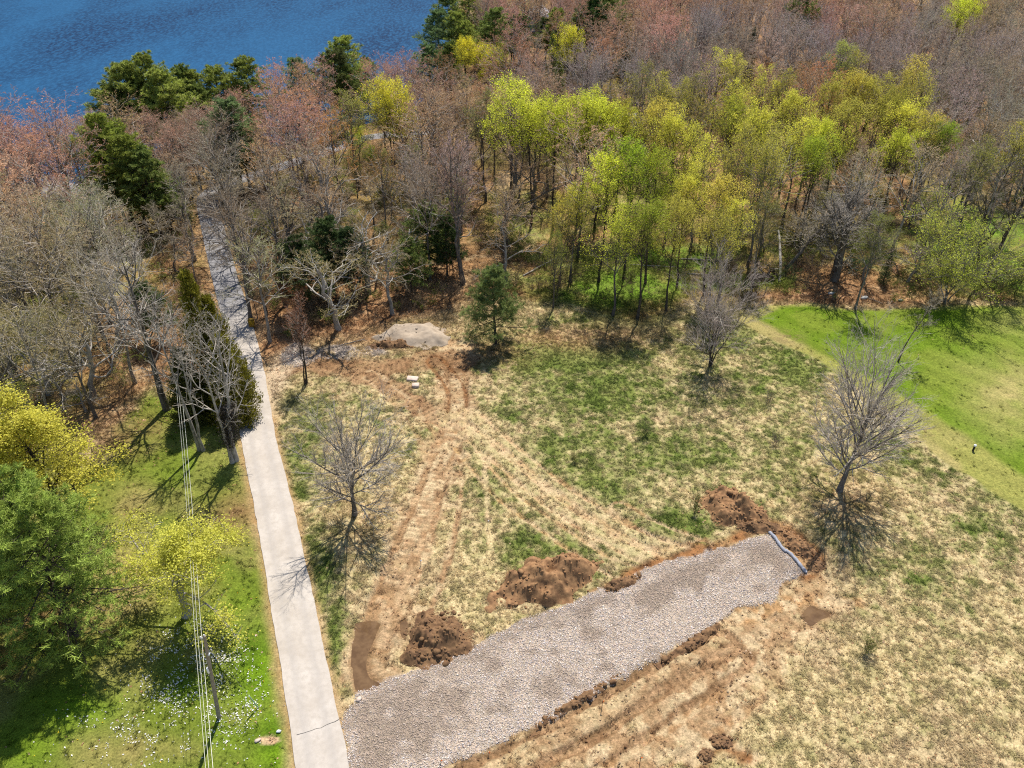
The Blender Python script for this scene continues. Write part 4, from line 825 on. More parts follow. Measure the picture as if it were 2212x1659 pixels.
ok = (sdist(cand[:, 0], cand[:, 1], WOODS) > .8) & (sdist(cand[:, 0], cand[:, 1], SEA) < -1.5) & (sdist(cand[:, 0], cand[:, 1], CLEAR_R) < -1) & (pline(cand[:, 0], cand[:, 1], ROAD)[0] > np.where(cand[:, 1] > 140, 2.6, 3.4)) & (sdist(cand[:, 0], cand[:, 1], LAWN_L) < -1)
cand = cand[ok]; cx, cy = proj(np.column_stack([cand, np.full(len(cand), 11.)])); tx, ty = proj(np.column_stack([cand, np.full(len(cand), 18.)])); bx, by = proj(np.column_stack([cand, np.zeros(len(cand))]))
ok = (tx > -190) & (tx < 2290) & (ty > -95) & ~((np.abs(bx - 1290) < 190) & (by > 560)) & ~((bx > 1610) & (by > 568)) & ~((bx > 385) & (bx < 460) & (by > 450) & (by < 620)) & ~((bx > 330) & (bx < 530) & (by > 620))
HOUSES = [(from_top(1160, 14, 7.5), 8.5), (from_top(1290, 30, 4.5), 5), (gp(160, 445), 4.5), (gp(1325, 290), 7)]
for hxy, hr in HOUSES: ok &= np.hypot(cand[:, 0] - hxy[0], cand[:, 1] - hxy[1]) > hr
for lst, vis, ww in ((PINES, 90, 52), (LEAFY, 75, 38), (SPRUCES, 90, 40), ([(1158, 12, 7.5), (1290, 30, 5), (1325, 264, 4.7)], 70, 70)):          # keep what shows in the photograph showing
    for q in lst:
        b_ = from_top(q[0], q[1], q[2]); sc_ = 130 / max(np.hypot(*b_), 60)
        ok &= ~((np.abs(tx - q[0]) < ww * sc_ * 1.2) & (ty > q[1] - 12) & (ty < q[1] + vis * sc_) & (cand[:, 1] < b_[1]))
ok &= ~((tx > 185) & (tx < 575) & (ty < np.interp(tx, [185, 300, 400, 480, 575], [236, 250, 232, 195, 160])))
cand = cand[ok]; cx, cy = cx[ok], cy[ok]
counts = {'bare': 0, 'budding': 0, 'leafing': 0}; cell = {}
def cellkey(p): return (int(p[0] // 6), int(p[1] // 6))
for q in taken: cell.setdefault(cellkey(q), []).append(q)
placed = []
for p, x, y in zip(cand, cx, cy):
    k0 = cellkey(p); rr = (4.0 if (x < 450 and y > 330) else 5.1) + 1.0 * random.random(); bad = False
    for a in (-1, 0, 1):
        for b in (-1, 0, 1):
            for q in cell.get((k0[0] + a, k0[1] + b), ()):
                if (q[0] - p[0]) ** 2 + (q[1] - p[1]) ** 2 < (.5 * rr + q[2] * .9) ** 2: bad = True
    if bad: continue
    cell.setdefault(k0, []).append((p[0], p[1], rr * .5)); placed.append((p, x, y))
for p, x, y in placed:
    d = (A_[:, 0] - x + random.gauss(0, 22)) ** 2 + (1.6 * (A_[:, 1] - y + random.gauss(0, 14))) ** 2
    c = ANCH[int(d.argmin())][2]; t = np.array(TT[c]) * random.uniform(.78, 1.2) * np.array([random.uniform(.88, 1.15), 1, random.uniform(.75, 1.15)])
    h = random.uniform(13.5, 19); w = random.uniform(.95, 1.3)
    edge_d = float(sdist(np.array([p[0]]), np.array([p[1]]), SEA)[0])
    if edge_d > -12: h = random.uniform(8, 12.5)
    if c in 'RO': auto(K['budding'], p, h, t, 'budding', w)
    elif c == 'Y': auto(K['thinleaf'] if random.random() < .55 else K['bare'], p, h, t if random.random() < .8 else np.array(TT['B']), 'leafing', w * .85)
    elif c == 'W': auto(K['oak'] if random.random() < .6 else K['bare'], p, h * .9, t, 'bare', w * 1.1)
    elif c == 'B': auto(K['budding'] if random.random() < .5 else K['oak'], p, h, t, 'budding', w)
    else: auto(K['bare'], p, h, t, 'bare', w)
x_ = rng.uniform(-150, 130, 5000); y_ = rng.uniform(72, 175, 5000); n_u = 0
ux, uy = proj(np.column_stack([x_, y_, np.zeros(5000)]))
ku = (sdist(x_, y_, WOODS) > 1.2) & (sdist(x_, y_, SEA) < -4) & (sdist(x_, y_, CLEAR_R) < -1) & (pline(x_, y_, ROAD)[0] > 3.6) & (sdist(x_, y_, LAWN_L) < -1) & (ux > -150) & (ux < 2300) & ((ux < 430) | ((ux > 560) & (ux < 1000)) | ((ux > 1560) & (rng.random(5000) < .4))) & ~((ux > 330) & (ux < 530) & (uy > 620)) & ~((ux > 600) & (uy > 640))
last = []
for p in np.column_stack([x_, y_])[ku]:
    if n_u >= 130: break
    if any((p[0] - q[0]) ** 2 + (p[1] - q[1]) ** 2 < 10 for q in last): continue
    last.append(p); n_u += 1; q = random.random()
    if q < .45: auto(K['thinleaf'], p, random.uniform(5, 9), (.33, .31, .09) if q < .25 else (.30, .34, .06), 'leafing', random.uniform(1.3, 1.8))
    elif q < .9: auto(K['oak'] if q < .65 else K['bare'], p, random.uniform(5.5, 9.5), (.34, .285, .19), 'bare', random.uniform(1.2, 1.6))
    else: auto(K['spruce'], p, random.uniform(4, 7), (.10, .14, .05), 'spruce', 1.2)
print('TREES', len(TREES), 'placed', len(placed), {c: sum(1 for a in AUTO if a[1] == c) for c in CATS})

# undergrowth below the trees
def under_mesh(k, leafy):
    r, lv = skeleton(300 + k, 1.9, .02, [dict(k=7, t0=.1, t1=1, ang=40, angj=15, lf=.5, wob=.15, up=.05, n=4, rmin=.012), dict(k=5, t0=.2, t1=1, ang=42, angj=15, lf=.5, wob=.15, up=.03, n=3, rmin=.009)], p_top, stems=4, splay=.8)
    b = wood_mesh(lv, None, (4, 3, 3, 3))
    if leafy: quads(b, r, tip_points(r, lv[-1], 420, .1, .08), .13, 0, .5)
    else: quads(b, r, tip_points(r, lv[-1], 90, .2, .05), .08, 0, .3)
    return b.build('undergrowth', M_sc)
pr_ub = [proto('brush', under_mesh(k, False)) for k in range(3)]; pr_ul = [proto('brush', under_mesh(5 + k, True)) for k in range(3)]
def woods_pts(n, dens):
    x = rng.uniform(-150, 160, n); y = rng.uniform(70, 250, n)
    k = (sdist(x, y, WOODS) > .3) & (sdist(x, y, SEA) < -1) & (sdist(x, y, CLEAR_R) < 0) & (pline(x, y, ROAD)[0] > 3.2) & (rng.random(n) < dens(x, y)); return x[k], y[k]
x, y = woods_pts(16000, lambda x, y: .2 + .75 * sst(.45, .65, fbm(x, y, 14, 4, 2)))
scatter('bare_undergrowth', np.column_stack([x, y, surf(x, y)]), pr_ub, rng.uniform(.6, 1.5, len(x)), np.array([.21, .15, .095]) * rng.uniform(.7, 1.25, (len(x), 1)))
x, y = woods_pts(12000, lambda x, y: .08 + .55 * sst(.52, .68, fbm(x, y, 16, 9, 2)) + .35 * F_gw(x, y) * (y < 130))
scatter('green_undergrowth', np.column_stack([x, y, surf(x, y)]), pr_ul, rng.uniform(.4, 1.15, len(x)), np.array([.16, .19, .035]) * rng.uniform(.65, 1.3, (len(x), 1)))

# ---------------------------------------------------------------- mounds of soil and the gravel pile
M_soil = plain('red_soil', (.29, .165, .078), (.16, .085, .042), 2.4, .97, .8)
M_soild = plain('dark_soil', (.20, .115, .055), (.10, .055, .03), 2.0, .97, .8)
M_sand = plain('grey_sand', (.35, .285, .215), (.27, .215, .16), 1.2, .95, .4)
def mound(name, cx, cy, rx, ry, hgt, m, label, cat, rz=0, lump=.35, clods=160, clodt=(.16, .08, .035), n=110, seed=0, cs=.16):
    c = gp(cx, cy); r = np.random.default_rng(400 + seed)
    u = np.linspace(-1.25, 1.25, n); A, B = np.meshgrid(u, u); A, B = A.ravel(), B.ravel()
    lx, ly = A * rx, B * ry; q = np.hypot(A, B); q = q * (1 + .55 * (vn(lx + 31, ly, min(rx, ry) * .75, seed % 8) - .5) + .25 * (vn(lx, ly + 17, min(rx, ry) * .3, seed % 7) - .5))
    e = sst(1.02, .2, q) ** .8
    h = hgt * e * ((.45 + 1.0 * vn(lx, ly, 1.3, 1 + seed)) if lump > .2 else (.55 + .8 * vn(lx, ly, 3.1, 1 + seed))) + (.05 * fbm(lx, ly, .5, 2, 2) if lump < .2 else 0) + lump * e ** .5 * ((fbm(lx, ly, 1.1, 3 + seed, 4) - .45) * 1.25 + .55 * (vn(lx, ly, .32, 6 + seed) - .5))
    h = np.where(q > 1.02, -.25, h - .03)
    cz, sz = math.cos(rz), math.sin(rz); wx, wy = c[0] + lx * cz - ly * sz, c[1] + lx * sz + ly * cz
    z = gz(wx, wy) + h
    base = np.array([c[0], c[1], gz1(*c)])
    i, j = np.meshgrid(np.arange(n - 1), np.arange(n - 1)); b = (j * n + i).ravel()
    e_ = tag(link(name, mesh(name, np.column_stack([wx, wy, z]) - base, np.column_stack([b, b + 1, b + n + 1, b + n]), [m], None, lump < .3), None, base), label, cat)
    if clods:
        k = int(clods * .8); a = r.random(k) * 6.283; rr = np.sqrt(r.random(k)) * 1.08; px_, py_ = np.cos(a) * rr * rx, np.sin(a) * rr * ry
        V, F = [], []; nn = 0
        hz = np.interp(rr, [0, .4, .8, 1.02, 1.2], [hgt * .9, hgt * .75, hgt * .3, 0, 0])
        for t in range(k):
            ii = int(np.argmin((lx - px_[t]) ** 2 + (ly - py_[t]) ** 2)); zz = max(h[ii], -.02)
            v, f = stone_mesh(int(r.integers(0, 40))); s_ = min(cs, .17) * r.uniform(.25, 1.0) * (1 + 1.3 * (r.random() < .07)) ; an = r.random() * 6.28
            v = np.column_stack([v[:, 0] * math.cos(an) - v[:, 1] * math.sin(an), v[:, 0] * math.sin(an) + v[:, 1] * math.cos(an), v[:, 2]]) * s_
            wx_, wy_ = px_[t] * cz - py_[t] * sz, px_[t] * sz + py_[t] * cz
            V.append(v + [wx_, wy_, zz + gz1(c[0] + wx_, c[1] + wy_) - base[2] + s_ * .15]); F.append(f + nn); nn += 12
        kind(link('clods', mesh('clods', np.vstack(V), np.vstack(F), [M_soild if clodt is None else m]), e_), 'stuff')
    return e_
mound('soil_mound', 1187, 1255, 5.8, 2.6, 2.1, M_soil, 'long reddish soil mound in the meadow above the gravel drive', 'soil mound', .30, .55, 260, seed=1, cs=.26)
mound('soil_mound', 1578, 1098, 3.7, 2.7, 1.7, M_soil, 'round reddish soil mound near the far end of the drive', 'soil mound', -.35, .6, 240, seed=2, cs=.26)
mound('soil_mound', 948, 1378, 3.1, 2.7, 1.3, M_soild, 'dark clodded soil heap beside the muddy puddle', 'soil mound', .2, .75, 300, seed=3, cs=.3)
mound('gravel_pile', 895, 728, 5.4, 3.0, 1.4, M_sand, 'smooth grey sand pile at the edge of the woods', 'gravel pile', -.15, .12, 30, seed=4, cs=.15)
mound('gravel_pile', 850, 748, 3.2, 1.2, .8, M_soild, 'dark low heap against the grey sand pile', 'gravel pile', .1, .4, 120, seed=5, cs=.2)
mound('soil_ridge', 1345, 1262, 2.2, .7, .5, M_soild, 'low crumbly soil ridge between long mound and gravel drive', 'soil ridge', .45, .4, 90, seed=6)
mound('soil_ridge', 1640, 1140, 2.6, 1.0, .55, M_soild, 'dark soil ridge at the top corner of the drive', 'soil ridge', -.2, .5, 130, seed=7)
mound('soil_ridge', 1725, 1180, 1.0, 2.4, .5, M_soil, 'churned soil ridge behind the grey silt tube', 'soil ridge', .55, .5, 150, seed=8)
mound('soil_ridge', 1763, 1222, .9, .9, .45, M_soild, 'small round dark clod heap at the end of the silt tube', 'soil ridge', 0, .4, 50, seed=9)
mound('soil_ridge', 1500, 1385, 3.6, .45, .3, M_soild, 'thin dark soil ridge along the lower edge of the gravel', 'soil ridge', .62, .35, 90, seed=10)
mound('soil_ridge', 1250, 1510, 4.2, .4, .3, M_soild, 'long thin turf ridge below the middle of the gravel drive', 'soil ridge', .58, .35, 90, seed=11)
mound('soil_ridge', 1560, 1600, .8, .6, .4, M_soild, 'lone dark clod heap in the churned meadow below', 'soil ridge', 0, .45, 40, seed=12)
mound('soil_ridge', 1525, 1630, .6, .5, .35, M_soild, 'smaller clod heap left of the lone dark heap', 'soil ridge', .5, .4, 30, seed=13)

# ---------------------------------------------------------------- pole, wires, guy wire
M_pole = plain('weathered_wood', (.20, .165, .13), (.30, .255, .205), 5, .9, .3)
M_wire, N, L, p = mat('bright_wire', (.5, .5, .42), .4, .5); p.inputs['Metallic'].default_value = .3
M_metal, N, L, p = mat('galvanised', (.45, .47, .48), .4, .5); p.inputs['Metallic'].default_value = .6
M_ins, N, L, p = mat('porcelain', (.75, .75, .78), .25, .5)
M_guard, N, L, p = mat('guard_plastic', (.30, .42, .28), .5, .4)
pb = gp(473, 1550); PH = 10.6; top = np.array([-.55, -1.6])          # the pole leans a little
pole = bpy.data.objects.new('utility_pole', None); COL.objects.link(pole); pole.location = (pb[0], pb[1], gz1(*pb))
tag(pole, 'weathered wooden utility pole standing in the left lawn', 'utility pole')
zz = np.linspace(-.4, PH, 9)
PT = np.array([1.15, 0.0])
pts = np.column_stack([PT[0] * zz / PH, PT[1] * zz / PH, zz])
link('shaft', MB().tubes(pts, np.linspace(.17, .115, 9), 12, 0, True).build('shaft', M_pole, True), pole)
wdir = None
# wires run straight over the pole, seen end on
wz = PH + pole.location.z + .12
def at_z(x, y, z):
    u, v = (x - 1106) / FPX, (y - 829.5) / FPX; t = (CH - z) / (SP + v * CP); return np.array([u * t, t * (CP - v * SP), z])
WIRES = [((444, 1659), (380, 858), wz), ((451, 1659), (387, 888), wz - .05), ((460, 1659), (395, 910), wz - .5)]
far_end = []
for (a, b, z) in WIRES:
    A = at_z(*a, z); B = at_z(*b, z); d = unit(B - A); A2 = A - d * 22; Lw = np.linalg.norm(B - A2); far_end.append((A, d))
    s = np.linspace(0, 1, 40); P = A2 + d * (s * (Lw + 4))[:, None] - np.array([0, 0, 1.1])[None] * (np.sin(np.clip((s * (Lw + 4) - np.linalg.norm(np.array([pb[0], pb[1], z]) - A2)) / 45, 0, 1) * PI))[:, None]
    names = ('upper left', 'upper right', 'lower')
    i_ = len(far_end) - 1
    tag(link('power_wire', MB().tubes(P - A2, np.full(40, .014 if i_ < 2 else .019), 5).build('power_wire', M_wire, True), None, A2), ['leftmost of the three bright wires over the left lawn', 'middle of the three bright wires over the left lawn', 'rightmost thicker wire passing over the left lawn'][i_], 'wire', 'power wires over the left lawn')
ptop = np.array([PT[0], PT[1], PH])
b = MB(); b.lathe([(0, 0), (.05, .01), (.05, .06), (.03, .09), (.055, .13), (.03, .17), (0, .18)], 8, 0, ptop + [0, 0, .0]); link('insulator', b.build('insulator', M_ins), pole)
b = MB(); b.lathe([(0, 0), (.05, .01), (.05, .06), (.03, .09), (.055, .13), (.03, .17), (0, .18)], 8, 0, ptop + [-.32, 0, -.25]); link('insulator', b.build('insulator', M_ins), pole)
link('bracket', MB().box(ptop + [-.16, 0, -.26], (.5, .06, .06)).build('bracket', M_metal), pole)
link('bracket', MB().box(ptop + [.02, -.2, -1.9], (.12, .3, .1)).build('bracket', M_metal), pole)
link('splice_case', MB().lathe([(0, -.35), (.07, -.33), (.09, -.2), (.09, .2), (.07, .33), (0, .35)], 8, 0, np.array([PT[0] * .7 - .22, -.15, PH * .62])).build('splice_case', M_ins), pole)
ga = gp(558, 1528); gtop = np.array([pole.location.x, pole.location.y, pole.location.z]) + ptop * .93; gb = np.array([ga[0], ga[1], gz1(*ga)])
guy = bpy.data.objects.new('guy_wire', None); COL.objects.link(guy); guy.location = gb; tag(guy, 'thin guy wire with green guard anchored in the left lawn', 'guy wire')
s = np.linspace(0, 1, 12)[:, None]; link('cable', MB().tubes((gtop - gb) * s, np.full(12, .012), 4).build('cable', M_metal), guy)
s = np.linspace(.0, .19, 5)[:, None]; link('guard', MB().tubes((gtop - gb) * s, np.full(5, .055), 7, 0, True).build('guard', M_guard), guy)

# ---------------------------------------------------------------- small things in the field
M_sock = plain('silt_fabric', (.20, .21, .24), (.29, .30, .34), 6, .8, .3)
for pts, lb in (([(1660, 1151), (1672, 1163), (1684, 1180), (1697, 1195)], 'upper grey silt tube along the end of the gravel drive'), ([(1694, 1189), (1708, 1200), (1720, 1214), (1731, 1228), (1742, 1240)], 'lower grey silt tube ending at the drive corner')):
    P = smooth_line(gps(pts), 6); z = surf(P[:, 0], P[:, 1]) + .14; c = np.array([*P[0], z[0]])
    w = .17 * (1 + .12 * np.sin(np.arange(len(P)) * 1.3)); w[0] *= .5; w[-1] *= .5
    tag(link('silt_tube', MB().tubes(np.column_stack([P, z]) - c, w, 10, 0, True).build('silt_tube', M_sock, True), None, c), lb, 'silt tube', 'silt tubes at the end of the drive')
def rock(name, x, y, dims, m, label, cat, rz=0, seed=0, sink=.25, flat=False):
    c = gp(x, y); r = np.random.default_rng(500 + seed); v, f = stone_mesh(seed)
    b = MB()
    if flat:
        a = np.linspace(0, 2 * PI, 9)[:-1] + r.normal(0, .06, 8); sq = 1 / np.maximum(np.abs(np.cos(a)), np.abs(np.sin(a))); q = np.column_stack([np.cos(a) * sq, np.sin(a) * sq]) * (.46 + .05 * r.random((8, 1)))
        V = np.vstack([np.column_stack([q * 1.0, np.full(8, -.5)]), np.column_stack([q, np.full(8, .38)]), np.column_stack([q * .93, np.full(8, .5)]), [[0, 0, .5 + .06]]])
        b.add(V * np.array(dims), [(i, (i + 1) % 8, 8 + (i + 1) % 8, 8 + i) for i in range(8)] + [(8 + i, 8 + (i + 1) % 8, 16 + (i + 1) % 8, 16 + i) for i in range(8)], [(16 + i, 16 + (i + 1) % 8, 24) for i in range(8)])
    else: b.add(v * np.array(dims) * .62, None, f)
    o = tag(link(name, b.build(name, m), None, (c[0], c[1], float(surf(c[0], c[1])) + dims[2] * (.5 - sink))), label, cat); o.rotation_euler = (0, 0, rz); return o
M_rock = plain('pale_rock', (.42, .33, .27), (.52, .43, .36), 3, .9, .4); M_rockg = plain('grey_rock', (.30, .30, .29), (.42, .42, .40), 2, .9, .5)
rock('flat_stone', 891, 822, (1.5, .95, .4), M_rock, 'larger flat pale stone lying on the bare reddish track', 'stone', -.15, 1, .2, True)
rock('flat_stone', 898, 836, (1.0, .8, .45), M_rock, 'smaller flat pale stone just below the larger one', 'stone', .1, 2, .15, True)
rock('boulder', 1795, 636, (1.0, .7, .6), M_rockg, 'grey boulder in the oak shadow above the mown lawn', 'boulder', .2, 3)
rock('boulder', 1868, 645, (1.3, .9, .6), M_rockg, 'grey boulder beside the mown lawn under the crooked tree', 'boulder', .7, 4)
rock('boulder', 1945, 650, (.9, .6, .5), M_rockg, 'small grey stone at the lawn edge near the slender tree', 'boulder', .1, 5)
rock('boulder', 602, 1581, (.32, .26, .4), M_ins, 'small white block beside the bare patch in the left lawn', 'block', .3, 6)
rock('boulder', 556, 1600, (.5, .4, .3), M_rock, 'pale stone at the lower end of the bare lawn patch', 'boulder', .5, 7)
rock('boulder', 775, 1512, (.5, .4, .3), M_rock, 'small pale rock where the gravel meets the road verge', 'boulder', .9, 8)
rock('boulder', 1660, 598, (.6, .5, .4), M_rockg, 'small stone against the fallen dark log', 'boulder', .4, 9)
# lawn post with white cap
c = gp(2101, 975); e = bpy.data.objects.new('lawn_post', None); COL.objects.link(e); e.location = (c[0], c[1], gz1(*c)); tag(e, 'short black post with white cap on the mown lawn', 'post')
M_black, *_ = mat('black_plastic', (.015, .015, .02), .5); M_white, *_ = mat('white_paint', (.8, .8, .8), .5)
link('post', MB().tubes(np.array([[0, 0, -.1], [0, 0, .35], [0, 0, .72]]), np.array([.12, .12, .12]), 10, 0, True).build('post', M_black, True), e)
link('cap', MB().lathe([(.15, .70), (.16, .74), (.15, .86), (.10, .92), (0, .94)], 12).build('cap', M_white, True), e)
# yellow box by the road
c = gp(545, 706); e = bpy.data.objects.new('roadside_box', None); COL.objects.link(e); e.location = (c[0], c[1], gz1(*c)); tag(e, 'mustard yellow upright box beside the straight tree at the road', 'utility box')
M_yel = plain('mustard_paint', (.42, .25, .012), (.36, .21, .012), 3, .5, 0); M_dk, *_ = mat('dark_lid', (.16, .10, .01), .5)
link('cabinet', MB().box((0, 0, .55), (.75, .5, 1.2)).build('cabinet', M_yel), e); link('lid', MB().box((0, 0, 1.19), (.81, .56, .08)).box((0, .02, 1.25), (.6, .4, .05)).build('lid', M_dk), e)
link('door', MB().box((0, -.262, .6), (.62, .02, .95)).build('door', M_yel), e)
# stakes and flags
M_stake, *_ = mat('lath', (.55, .45, .30), .9); M_or, *_ = mat('orange_ribbon', (.75, .16, .03), .6); M_dst, *_ = mat('dark_stick', (.10, .075, .05), .9)
def stake(x, y, h, m, fm, label, lean=(0, 0), cat='stake'):
    c = gp(x, y); e = bpy.data.objects.new('survey_stake' if fm else 'dead_stalk', None); COL.objects.link(e); e.location = (c[0], c[1], float(surf(c[0], c[1]))); tag(e, label, cat)
    link('lath', MB().tubes(np.array([[0, 0, -.1], [lean[0] * .5, lean[1] * .5, h * .5], [lean[0], lean[1], h]]), np.full(3, .028), 5, 0, True).build('lath', m), e)
    if fm: link('ribbon', MB().box((lean[0] + .07, lean[1], h - .08), (.16, .03, .1)).box((lean[0] + .03, lean[1], h - .2), (.06, .04, .16)).build('ribbon', fm), e)
stake(1054, 1140, 1.1, M_stake, M_white, 'pale stake with white ribbon on the narrow straw track')
stake(909, 1222, .9, M_stake, M_white, 'pale stake with white ribbon between the wheel ruts')
stake(1300, 1530, 1.2, M_dst, M_or, 'dark stake with orange ribbon below the middle of the drive')
stake(1382, 1650, 1.1, M_dst, M_or, 'dark stake with orange ribbon at the bottom of the photo')
stake(1055, 1626, .5, M_stake, M_or, 'low stake with orange ribbon on the lower drive edge')
stake(952, 1648, .5, M_stake, M_or, 'low orange ribbon stake at the bottom corner of the drive')
stake(1737, 1416, 1.5, M_dst, None, 'thin dark dead stalk standing in the straw meadow', (.12, .2), 'stalk')
stake(1910, 972, 1.2, M_dst, None, 'thin dark stalk between the large bare tree and lawn', (.05, .1), 'stalk')
# small shrubs in the meadow
def small_shrub(x, y, h, tint, label, kd='leafbush', wide=1.0): plant(K[kd], gp(x, y), h, tint, label, 'shrub', 'shrub', wide=wide)
small_shrub(1393, 945, 1.6, (.15, .20, .05), 'tiny green shrub alone in the middle of the meadow')
small_shrub(1660, 872, 1.4, (.16, .11, .07), 'small dark twiggy shrub above two others near the lawn edge', 'bush')
small_shrub(1675, 963, 1.2, (.15, .10, .065), 'small dark twiggy shrub left of the large bare tree', 'bush')
small_shrub(1870, 1412, 1.6, (.17, .19, .045), 'small yellow-green shrub alone in the straw meadow')
small_shrub(1545, 848, 1.0, (.17, .12, .07), 'dark low twigs below the many-stemmed tree', 'bush')
small_shrub(1702, 610, 2.2, (.07, .10, .03), 'round dark green bush beside the fallen dark log', 'leafbush', 1.3)
small_shrub(1760, 590, 2.6, (.17, .10, .055), 'brown brush heap beside the leaning grey tree', 'bush', 1.5)
small_shrub(1500, 1110, 2.0, (.16, .19, .05), 'narrow young shrub left of the round soil mound', 'leafbush', .6)
for q, (x, y) in enumerate([(1850, 590), (1875, 583), (1840, 578)]): small_shrub(x, y, 1.7, (.06, .15, .05), ['blue-green shrub right of the massive oak trunk', 'blue-green shrub farther right behind the massive oak', 'blue-green shrub close behind the massive oak trunk'][q], 'leafbush', 1.5)
small_shrub(1238, 1000, .9, (.2, .2, .05), 'small tuft-like shrub on the left of the meadow centre')
plant(bare_kind(33, 5, .05, lvl(MAPLE, l0_k=7, l1_k=4, l2_k=3, l3_k=2), p_oval, bud=60, budsize=.05, bark=M_barkd), gp(1648, 640), 6.0, T_BROWN, 'thin dark sapling in front of the fallen dark log', 'young tree', 'young_tree')
# ivy mass on the road-edge tree
ivy = MB(); r = np.random.default_rng(9); n = 5200; zc = r.random(n) ** .8; c0 = np.column_stack([r.normal(0, .5, n) + .55 * zc * 1.5, r.normal(0, .5, n), 2.2 + 5.6 * zc]); quads(ivy, r, c0, .15, 0, .2)
o = link('ivy', ivy.build('ivy', [M_needle]), [t for t in TREES if t[0].get('label', '').startswith('pale bare tree with ivy')][0][0]); o.color = (.05, .042, .035, 1)
# fallen logs
def log(x0, y0, x1, y1, r0, m, label, z=.0, branch=0, seed=0):
    A, B = gp(x0, y0), gp(x1, y1); r = np.random.default_rng(700 + seed); s = np.linspace(0, 1, 9); P = A + (B - A) * s[:, None] + np.cumsum(r.normal(0, .07, (9, 2)), 0)
    zz = gz(P[:, 0], P[:, 1]) + r0 * .8 + z * s; c = np.array([*A, zz[0]]); e = tag(bpy.data.objects.new('fallen_log', None), label, 'log'); COL.objects.link(e); e.location = c
    link('stem', MB().tubes(np.column_stack([P, zz]) - c, r0 * np.linspace(1, .6, 9) * r.uniform(.85, 1.15, 9), 8, 0, True).build('stem', m, True), e)
    b = MB()
    for q in range(branch):
        i = r.integers(2, 8); d = unit(r.normal(0, 1, 3) + np.array([0, 0, .9])); ln = r.uniform(.8, 2.2); b.tubes(np.column_stack([P, zz])[i] - c + d * np.linspace(0, ln, 4)[:, None] + r.normal(0, .05, (4, 3)), r0 * np.array([.4, .3, .2, .12]), 5)
    if branch: link('branches', b.build('branches', m), e)
log(1612, 602, 1690, 606, .55, M_barkd, 'thick dark hollow log lying right of the leafing trees', .4, 4, 1)
log(1684, 612, 1668, 560, .28, M_barkp, 'pale broken stem rising from the dark log', 5.0, 2, 2)
log(1470, 560, 1590, 566, .12, M_barkp, 'thin pale log lying under the lime maples', .2, 3, 3)
log(1485, 592, 1560, 605, .13, M_barkp, 'pale log on green ground below the yellow maples', .3, 2, 4)
log(1360, 572, 1460, 580, .11, M_barkp, 'long thin pale log behind the central maple trunks', .2, 2, 5)
log(1130, 596, 1200, 560, .14, M_barkp, 'pale log slanting behind the small lone pine', .3, 1, 6)
log(1900, 560, 1880, 500, .14, M_barkp, 'bent pale dead stem left of the pale green shrubby tree', 4, 3, 7)
log(1860, 640, 1900, 655, .12, M_bark, 'grey branch lying at the top edge of the lawn', .1, 3, 8)
log(700, 755, 790, 735, .1, M_bark, 'dark stick heap lying beside the gravel patch', .2, 5, 9)
